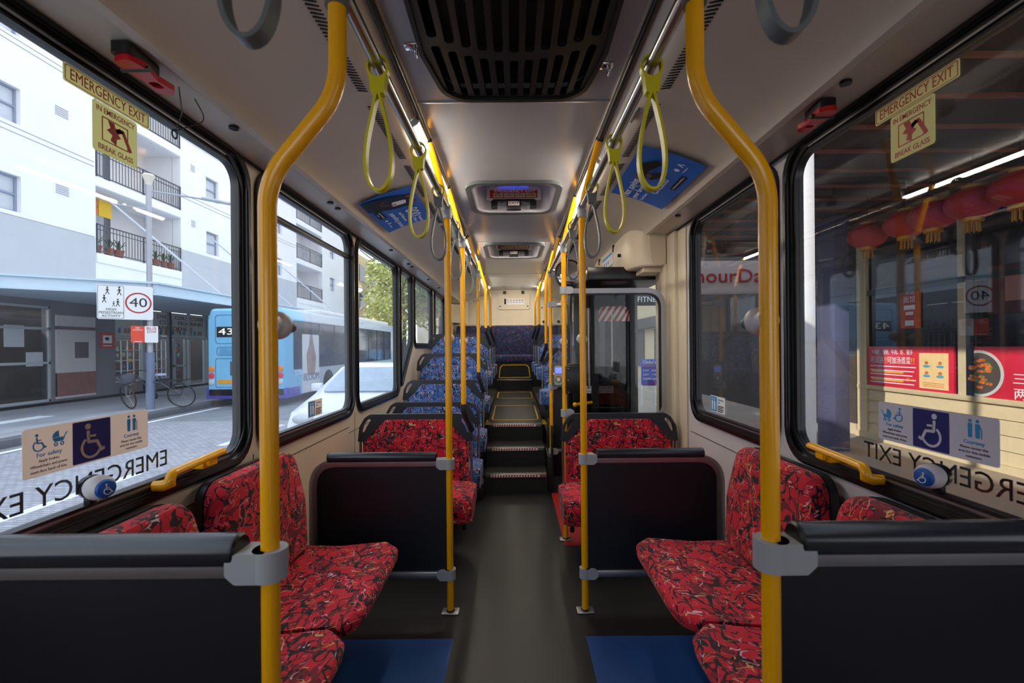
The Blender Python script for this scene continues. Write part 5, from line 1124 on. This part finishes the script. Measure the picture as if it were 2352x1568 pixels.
g = G(); g.box(x0+.8, x0+1.45, y0-.016, y0-.01, .82, .98); part('advert_label', g, M('advert_red', (200, 60, 70), .5), e)
g = G(); g.box(x0+.36, x0+.78, y0-.014, y0+.02, .36, .48); nn = part('number_plate', g, M('plate_yellow', (235, 160, 20), .5), t)
for z, col, nm in ((.80, (255, 140, 20), 'indicator_lamp'), (.60, (240, 50, 80), 'tail_lamp'), (.41, (200, 210, 220), 'reverse_lamp')):
    for x in (x0+.17, x1-.17): g = G(); g.lathe([(.085, -.01), (.085, .02), (.05, .03)], BF(x, z, .0), 16); part(nm, g, M(nm, col, .3), t)
g = G()
for y in (y0+3.1, y1-2.8):
    for xx in (x0+.02, x1-.02): g.lathe([(.46, -.14), (.48, -.1), (.48, .02), (.3, .03)], basis((0, 1, 0), (0, 0, 1), (1 if xx > (x0+x1)/2 else -1, 0, 0), (xx, y, .13)), 24)
part('wheels', g, black_r, t)
# white car alongside
def car(x, y, label, col, rz=0, L_=4.1, rig='hatchback'):
    t = thing('car', label, 'car', (x, y+L_/2, -.35), 'cars in the street')
    W_ = .86; gz = -.35; P = basis((0, 1, 0), (0, 0, 1), (1, 0, 0), (x, y, gz))
    side = [(0, .35), (.02, .62), (.15, .78), (.95, .98), (1.75, 1.38), (2.3, 1.46), (3.2, 1.42), (3.85, 1.02), (4.05, .85), (4.1, .4), (3.9, .25), (.2, .25)]
    b = bmesh.new(); rings = []
    for k, (u, sx) in enumerate(((-1, .93), (-.96, .985), (-.8, 1), (0, 1.01), (.8, 1), (.96, .985), (1, .93))):
        rings.append([b.verts.new((yy if True else 0, 1.0*(zz if zz < 1.0 else zz), u*W_*(1 if zz < .95 else 1-.22*(zz-.95)/.5))) if abs(u) < .99 else b.verts.new((2.05+(yy-2.05)*.97, .7+(zz-.7)*.94, u*W_*(1 if zz < .95 else 1-.24*(zz-.95)/.5))) for yy, zz in side])
    for a, c in zip(rings, rings[1:]):
        for j in range(len(side)): b.faces.new((a[j], a[(j+1) % len(side)], c[(j+1) % len(side)], c[j]))
    b.faces.new(rings[0]); b.faces.new(rings[-1][::-1]); bmesh.ops.recalc_face_normals(b, faces=b.faces); bmesh.ops.transform(b, matrix=P, verts=b.verts); g = G(); g.merge(b); part('body', g, col, t)
    tl = math.atan2(.40, .80); wm = basis((1, 0, 0), (0, .894, .447), (0, -.447, .894), (x, y+1.35, gz+1.19))
    g = G(); g.prism(rpoly([(-.70, -.42), (.70, -.42), (.60, .40), (-.60, .40)], .06), .02, wm); part('windscreen', g, M('windscreen', (150, 170, 190), .05, var=.2, sc=2, coat=1), t)
    g = G()
    for s in (-1, 1): g.prism(rpoly([(1.35, 1.02), (3.6, 1.02), (3.15, 1.34), (1.85, 1.34)], .06), .02, basis((0, 1, 0), (0, -s*.24, .97), (s, 0, 0), (x+s*(W_+.18), y, gz+.03))) if 0 else g.prism(rpoly([(1.35, 1.0), (3.6, 1.0), (3.15, 1.34), (1.85, 1.34)], .06), .03, Matrix.Translation((x+s*(W_*.96), y, gz)) @ Matrix.Shear('XY', 4, (0, 0)) @ basis((0, 1, 0), (-s*.30, 0, 1), (s, 0, 0), (s*.30, 0, 0)))
    part('side_glass', g, dkwin, t)
    g = G()
    for s in (-1, 1): g.ball((x+s*.62, y+.10, gz+.68), .14, 1.2, .9, .6)
    part('headlamp', g, M('headlamp', (200, 206, 214), .1, var=.1), t)
    g = G(); g.box(x-.4, x+.4, y-.02, y+.05, gz+.35, gz+.55, .02); part('grille', g, black_p, t)
    for s in (-1, 1):
        g = G(); g.box(x+s*.98-.09, x+s*.98+.09, y+1.35, y+1.5, gz+.98, gz+1.12, .03); part('wing_mirror', g, col, t)
        for yy in (.75, 3.3): g = G(); g.lathe([(.30, -.1), (.32, -.06), (.32, .04), (.22, .05)], basis((0, 1, 0), (0, 0, 1), (s, 0, 0), (x+s*(W_-.03), y+yy, gz+.32)), 22); part('wheel', g, black_r, t)
car(-2.55, 6.75, 'white hatchback close outside the second and third left windows', M('car_white', (232, 236, 242), .25, coat=.6))
car(-5.9, 29, 'pale blue car in the street far beyond the bus', M('car_blue', (120, 190, 226), .25, coat=.6))
# trees and far buildings
def tree(x, y, h, r, label, gcol, n=900):
    t = thing('tree', label, 'tree', (x, y, -.2), 'street trees beyond the bus'); rg = random.Random(int(x*13+y))
    g = G(); g.sweep([(x, y, -.2), (x+.1, y, h*.35), (x, y+.1, h*.6), (x, y, h*.85)], [(.16*math.cos(a*PI/4), .16*math.sin(a*PI/4)) for a in range(8)], scale=[1.2, .9, .6, .2])
    for k in range(7): a = k*.9; z = h*(.35+.06*k); g.tube([(x, y, z), (x+r*.35*math.cos(a), y+r*.35*math.sin(a), z+h*.12), (x+r*.7*math.cos(a), y+r*.7*math.sin(a), z+h*.18)], .05, 6)
    part('trunk', g, M('bark', (104, 92, 80), .9, var=.2), t)
    b = bmesh.new(); cl = [(Vector((x+r*.65*rg.uniform(-1, 1), y+r*.65*rg.uniform(-1, 1), h*.62+h*.30*rg.uniform(-1, 1))), r*rg.uniform(.25, .5)) for _ in range(16)]
    for _ in range(n):
        c, cr_ = cl[rg.randrange(16)]; d = Vector((rg.gauss(0, 1), rg.gauss(0, 1), rg.gauss(0, 1))).normalized()*cr_*rg.uniform(.5, 1); p = c+d; k = .13*h/8
        u = Vector((rg.gauss(0, 1), rg.gauss(0, 1), rg.gauss(0, 1))).normalized(); v = u.orthogonal().normalized()
        b.faces.new([b.verts.new(p+u*k*a+v*k*.7*c_) for a, c_ in ((-1, 0), (0, -1), (1, 0), (0, 1))])
    g = G(); g.merge(b); part('foliage', g, gcol, t)
gc = [M('foliage_olive', (172, 178, 110), .7, var=.25, sc=2), M('foliage_green', (96, 118, 62), .7, var=.3, sc=2), M('foliage_yellow', (186, 190, 100), .7, var=.25, sc=2)]
for i, (x, y, h, r) in enumerate(((-11.6, 41, 13, 3.0), (-9.8, 44, 14, 4), (-8.0, 33, 8, 2.4), (-6.2, 38, 10, 3.2), (-5.0, 34, 9, 3), (-6.5, 47, 12, 4), (-3.8, 42, 11, 3.5))):
    tree(x, y, h, r, ['tall olive tree behind the bus, seen in the third left window', 'second tall tree just right of the tallest one', 'small low tree by the end of the awning', 'green tree filling the narrow slanted left window', 'yellow green tree in the fifth left window', 'tall tree at the back, between two nearer crowns', 'green tree seen through the last left window'][i], gc[i % 3], 1500)
g = G(); g.box(-20, -14.2, 40, 60, -.2, 10); t = thing('yellow_building', 'pale yellow building beyond the apartment block', 'building', (-17, 50, -.2)); part('wall', g, M('yellow_render', (236, 214, 172), .8), t)
g = G()
for k in range(5):
    for z in (2, 5, 7.6): g.box(-14.22, -14.15, 42+k*3.4, 43.5+k*3.4, z, z+1.5)
part('window', g, dkwin, t)
g = G(); g.box(-14, 4, 66, 68, -.35, 7); t = solo('end_building', g, M('end_render', (150, 148, 140), .8, var=.2, sc=.4), 'grey building closing the far end of the street', 'building')

# ============================================================ STREET RIGHT
g = G(); g.box(1.9, 2.15, -8, 60, -.45, -.20, .02); struct('trim_3', g, kerb_m)
g = G(); g.box(2.15, 6.4, -8, 60, -.45, -.20); struct('floor', g, M('right_pavement', (160, 150, 136), .8, var=.06, sc=1))
SX = 6.0; t = thing('noodle_shop', 'cream weatherboard shop front with red food posters outside the right windows', 'shop', (SX+.2, 5, -.2)); RB = basis((0, 1, 0), (0, 0, 1), (1, 0, 0), (SX, 0, 0))
cwb = M('weatherboard_cream', (206, 190, 152), .7, var=.03)
g = G()
for k in range(4): g.prism([(0, 0), (.035, 0), (.012, .19), (0, .19)], 9.9, basis((-1, 0, 0), (0, 0, 1), (0, 1, 0), (SX+.03, -2, -.12+k*.19)))
g.box(SX-.03, SX+.1, -2, 7.93, .63, .70, .006); g.box(SX-.05, SX+.1, -2, 7.95, -.2, -.10); part('weatherboards', g, cwb, t)
g = G(); g.box(SX+.03, SX+.06, -2, 7.9, .70, 3.3); part('shop_window', g, M('dark_shop_glass', (26, 24, 28), .12, var=.2), t)
g = G(); g.box(SX-.02, SX+.06, 7.72, 7.93, -.1, 3.3); g.box(SX-.01, SX+.06, 6.02, 6.14, .7, 3.3) ; part('cream_post', g, cwb, t)
g = G(); g.box(SX-.02, SX+.04, 6.30-.38, 6.02, .7, 3.3); g.box(SX-.01, SX+.04, 3.0, 3.1, .7, 3.3); g.box(SX-.01, SX+.04, -2, 7.7, 2.2, 2.28); part('window_frame', g, black_p, t)
g = G(); g.box(SX+.1, SX+.5, 7.93, 17, -.2, 3.3); g.box(SX+.06, SX+.5, -8, 17, 3.3, 7); part('upper_wall', g, M('shop_upper', (62, 56, 52), .8, var=.1, sc=1), t)  # upper wall colour darkened to stand for shade under the awning
g = G(); g.box(SX+.05, SX+.1, 8.05, 8.75, -.1, 2.3); g.box(SX+.05, SX+.1, 9.1, 9.9, -.1, 2.3); part('door', g, M('shop_door', (80, 70, 62), .5), t)
g = G(); g.box(SX-.0, SX+.1, 8.0, 8.9, -.2, -.02); part('door_step', g, cwb, t)
RWm = lambda y, z, d=0: basis((0, -1, 0), (0, 0, 1), (-1, 0, 0), (SX-.0-d, y, z))
pr = M('poster_red', (214, 40, 66), .45, var=.05)
def board(y0_, y1_, z0_, z1_, mat, label, name='food_poster'):
    q = thing(name, label, 'poster', (SX, (y0_+y1_)/2, z0_)); g = G(); g.box(SX-.012, SX+.028, y0_, y1_, z0_, z1_, .003); part('board', g, mat, q); return q
q = board(6.20, 7.70, .70, 1.345, pr, 'red Chinese menu poster with a cream panel at its right')
g = G(); g.text('\u5e72\u9505\u867e\u3001\u6392\u9aa8\u3001\u725b\u8089\u3001\u867e\u3001\u732a\u624b', .085, RWm(7.22, 1.25, .013), width=.78, th=.003); g.text('\u53ef\u53cc\u62fc', .12, RWm(7.5, 1.12, .013), width=.26, th=.003); g.text('\u53ef\u52a0\u6c64\u716e\u83dc', .12, RWm(7.08, 1.12, .013), width=.42, th=.003)
for k in range(5): g.box(SX-.015, SX-.012, 6.78+.03*(k % 3), 7.64, 1.02-k*.065, 1.035-k*.065)
part('lettering', g, white_s, q)
g = G(); g.text('!!', .14, RWm(7.32, 1.12, .013), th=.003); g.text('!!', .14, RWm(6.83, 1.12, .013), th=.003)
for k in range(2): g.box(SX-.015, SX-.012, 7.0, 7.62, .925-k*.13, .95-k*.13)
g.text('$1ea', .07, RWm(6.87, .84, .013), th=.003); part('gold_lettering', g, M('gold_print', (240, 176, 50), .5), q)
g = G(); g.box(SX-.016, SX-.012, 6.27, 6.72, .735, 1.25); e = part('cream_panel', g, M('panel_cream', (244, 210, 150), .5), q)
g = G()
for y in (6.60, 6.39):
    for z in (1.06, .92): g.ball((SX-.017, y, z-.0), .045, .08, 1.3, .45)
part('bowl_picture', g, M('bowl_blue', (90, 170, 200), .5), e)
g = G()
for y in (6.60, 6.39):
    for z in (1.11, .965): g.ball((SX-.017, y, z), .03, .08, 1, .8)
for k in range(3): g.box(SX-.0175, SX-.016, 6.33, 6.66, .765+k*.025, .773+k*.025)
part('picture_print', g, M('print_orange', (206, 120, 60), .5), e)
q = board(3.4, 6.0, .66, 1.345, pr, 'big red poster with photographs of food bowls')
for (y, z, r) in ((5.86, 1.00, .30), (4.95, 1.20, .19), (4.2, 1.0, .28)):
    outc = [p for p in circ(0, 0, r, 36)]
    def clipc(rr, nn=36): return [(max(-(6.0-y)+0, min(.99, p[0])), max(.665-z, min(1.343-z, p[1]))) for p in [(-a_, b_) for a_, b_ in circ(0, 0, rr, nn)]]
    mm_ = basis((0, -1, 0), (0, 0, 1), (-1, 0, 0), (SX-.012, y, z))
    g = G(); g.prism(clipc(r), .003, mm_); bw = part('bowl_rim', g, M('bowl_rim', (206, 204, 200), .4), q)
    g = G(); g.prism(clipc(r*.88), .003, mm_ @ Matrix.Translation((0, 0, .003))); part('bowl_inside', g, M('bowl_dark', (84, 78, 72), .4), bw)
    g = G(); rg = random.Random(int(y*10))
    for k in range(26):
        a = rg.uniform(0, 6.28); rr = r*.62*math.sqrt(rg.random()); yy, zz = rr*math.cos(a), rr*math.sin(a)
        if not (-(6.0-y)+.03 < yy and .70-z < zz < 1.32-z): continue
        g.prism(rpoly([(yy-.05, zz-.012), (yy+.03, zz-.02), (yy+.05, zz+.012), (yy-.03, zz+.02)], .01, 2), .003+.001*(k % 4), mm_ @ Matrix.Translation((0, 0, .006)))
    part('food_picture', g, M('food_orange', (222, 110, 50), .5, var=.5, sc=25), bw)
    g = G()
    for k in range(12):
        a = rg.uniform(0, 6.28); rr = r*.6*math.sqrt(rg.random()); yy, zz = rr*math.cos(a), rr*math.sin(a)
        if not (-(6.0-y)+.03 < yy and .70-z < zz < 1.32-z): continue
        g.prism(circ(yy, zz, .018, 7), .008, mm_ @ Matrix.Translation((0, 0, .006)))
    part('herb_picture', g, M('food_green', (90, 140, 50), .5), bw)
g = G(); g.text('\u4e09\u4eba\u540c\u884c', .15, RWm(5.15, .95, .013), width=.62, th=.004); g.text('\u4e24\u4eba\u4ef7', .15, RWm(5.22, .77, .013), width=.46, th=.004); part('lettering', g, white_s, q)
q = thing('food_poster', 'small red portrait menu poster in the dark upper shop window', 'poster', (SX, 6.9, 1.6)); g = G(); g.box(SX-.0, SX+.028, 6.73, 7.06, 1.62, 2.16, .003); part('board', g, M('poster_red2', (186, 60, 50), .5, var=.3, sc=12), q)
g = G(); g.text('\u9762\u9986', .11, RWm(6.895, 2.05, .001), width=.2, th=.003); g.box(SX-.004, SX, 6.80, 6.99, 1.90, 1.97); g.box(SX-.004, SX, 6.83, 6.96, 1.82, 1.87); g.box(SX-.004, SX, 6.82, 6.97, 1.66, 1.74); part('lettering', g, white_s, q)
q = thing('menu_panel', 'dark menu panel with small red and white print high in the shop window', 'menu', (SX, 4.6, 1.7)); g = G(); g.box(SX-.0, SX+.028, 3.5, 5.75, 1.75, 2.35); part('board', g, M('menu_dark', (70, 18, 22), .4, var=.2), q)
g = G()
for k in range(4): g.box(SX-.004, SX, 3.7, 5.2, 1.82+k*.1, 1.85+k*.1)
g.box(SX-.004, SX, 5.3, 5.55, 1.9, 2.2); part('print', g, M('menu_print', (170, 120, 110), .5), q)
# awning and lanterns
g = G(); g.box(SX+.1, SX+.6, 17, 60, -.2, 6); part('neighbour_wall', g, cwb, t)
g = G(); g.box(SX-.2, SX+.1, 17, 40, 2.15, 2.6); g.box(SX+.05, SX+.1, 18, 19.6, -.1, 2.1); g.box(SX+.05, SX+.1, 21.2, 23.5, .4, 2.1); part('neighbour_fascia', g, M('fascia_dark', (60, 54, 52), .6), t)
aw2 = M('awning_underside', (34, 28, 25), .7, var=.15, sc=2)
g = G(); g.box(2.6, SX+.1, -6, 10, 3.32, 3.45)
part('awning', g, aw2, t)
g = G()
for k in range(28): g.box(2.7, SX, -4+k*.5, -3.97+k*.5, 3.29, 3.32)
part('awning_batten', g, M('batten_brown', (120, 66, 44), .6), t)
g = G(); g.box(2.52, 2.6, -6, 10.0, 3.27, 3.5); part('awning_edge', g, M('edge_cream', (170, 160, 140), .6), t)
q = thing('sign_board', 'long pale sign board with red lettering seen through the right mid window', 'sign', (5.2, 11, 2.6))
g = G(); g.box(3.7, 6.0, 11.0, 11.1, 2.62, 3.42); part('board', g, M('sign_pale', (190, 180, 176), .6), q)
g = G(); g.text('24hourDay', .46, FW(5.05, 10.99, 3.04), width=2.4, th=.02); part('lettering', g, M('sign_crimson', (170, 36, 40), .5), q)
lr = M('lantern_red', (170, 8, 10), .7, var=.08); gold = M('lantern_gold', (180, 130, 40), .5, .5)
names = ['leftmost red paper lantern of the row outside the right window', 'second red lantern from the left', 'third red lantern from the left', 'fourth red lantern from the left', 'fifth red lantern from the left, large and cut by the frame edge']
for i, y in enumerate((5.9, 5.32, 4.98, 4.55, 4.12)):
    x = 4.6; z = 2.79; q = thing('red_lantern', names[i], 'lantern', (x, y, z-.2), 'red paper lanterns under the shop awning')
    b = bmesh.new(); bmesh.ops.create_uvsphere(b, u_segments=48, v_segments=16, radius=.215)
    for v in b.verts:
        a = math.atan2(v.co.y, v.co.x); r = 1+.025*abs(math.sin(a*8)); v.co = Vector((v.co.x*r, v.co.y*r, v.co.z*.74))
    bmesh.ops.transform(b, matrix=UP(x, y, z), verts=b.verts); g = G(); g.merge(b); part('paper_body', g, lr, q)
    g = G(); g.cyl((x, y, z-.185), (x, y, z-.145), .085); g.cyl((x, y, z+.145), (x, y, z+.175), .08); part('gold_cap', g, gold, q)
    g = G(); g.cyl((x, y, z+.17), (x, y, 3.3), .006, 6); part('cord', g, black_p, q)
    g = G()
    for k in range(10): a = 2*PI*k/10; g.tube([(x+.05*math.cos(a), y+.05*math.sin(a), z-.18), (x+.055*math.cos(a), y+.055*math.sin(a), z-.29)], .006, 5)
    part('tassel', g, gold, q)
g = G(); g.box(4.76, 4.98, 6.75, 7.15, -.2, 3.3, .01); solo('awning_pillar', g, M('pillar_blue_grey', (84, 86, 112), .6, var=.1, sc=3), 'blue-grey awning pillar just past the edge of the right big window frame', 'pillar')
q = thing('sign_post', 'slim pale post with a bright sunlit upper half, left of the blue-grey awning pillar', 'sign post', (2.4, 3.8, -.2))
g = G(); g.box(2.40, 2.50, 3.76, 3.84, -.15, 3.24, .01); part('post', g, M('post_white', (240, 240, 240), .5, var=0), q)
g = G(); g.box(2.30, 2.50, 3.70, 3.90, -.2, -.14, .01); part('base_plate', g, alum, q)
# things seen through the open doorway
q = thing('fitness_sign', 'black sign with white FITNESS lettering beyond the open door', 'sign', (4.0, 14, 2.7)); g = G(); g.box(3.75, 5.6, 14.0, 14.1, 2.62, 2.98); part('board', g, black_s, q)
g = G(); g.text('FITNESS', .24, FW(4.20, 13.99, 2.80), width=.76, th=.01); part('lettering', g, white_s, q)
q = thing('price_board', "blue barber's price board standing on the pavement beyond the door", 'sign', (3.6, 12, -.2)); m = FW(3.58, 12, 0) 
g = G(); g.box(3.36, 3.78, 12.0, 12.04, .33, 1.03, .01); part('board', g, M('board_blue', (34, 74, 190), .5), q)
g = G(); g.box(3.36, 3.40, 12.0, 12.04, -.2, .35); g.box(3.74, 3.78, 12.0, 12.04, -.2, .35); part('leg', g, white_s, q)
g = G(); mt = lambda z: FW(3.57, 11.995, z); g.text("Glebe's", .12, mt(.95), width=.34, th=.004); g.text('CUT   $25', .07, mt(.73), width=.34, th=.004); g.text('CUT   +18', .07, mt(.62), width=.34, th=.004); g.text('STUDENT  $20', .07, mt(.51), width=.34, th=.004); part('lettering', g, white_s, q)
g = G(); g.text('BARBER', .09, mt(.84), width=.34, th=.004); g.stroke([(3.42, .40), (3.70, .40)], .02, FW(0, 11.995, 0), .004); g.stroke([(3.66, .43), (3.72, .40), (3.66, .37)], .02, FW(0, 11.995, 0), .004); part('red_lettering', g, red_s, q)
g = G(); g.box(4.9, 5.05, 12.5, 12.7, -.2, 2.6); solo('white_column', g, white_s, 'white shop column beyond the open door', 'column')
car(.6, 24, 'silver car parked far beyond the open door', M('car_silver', (190, 194, 200), .25, coat=.6))
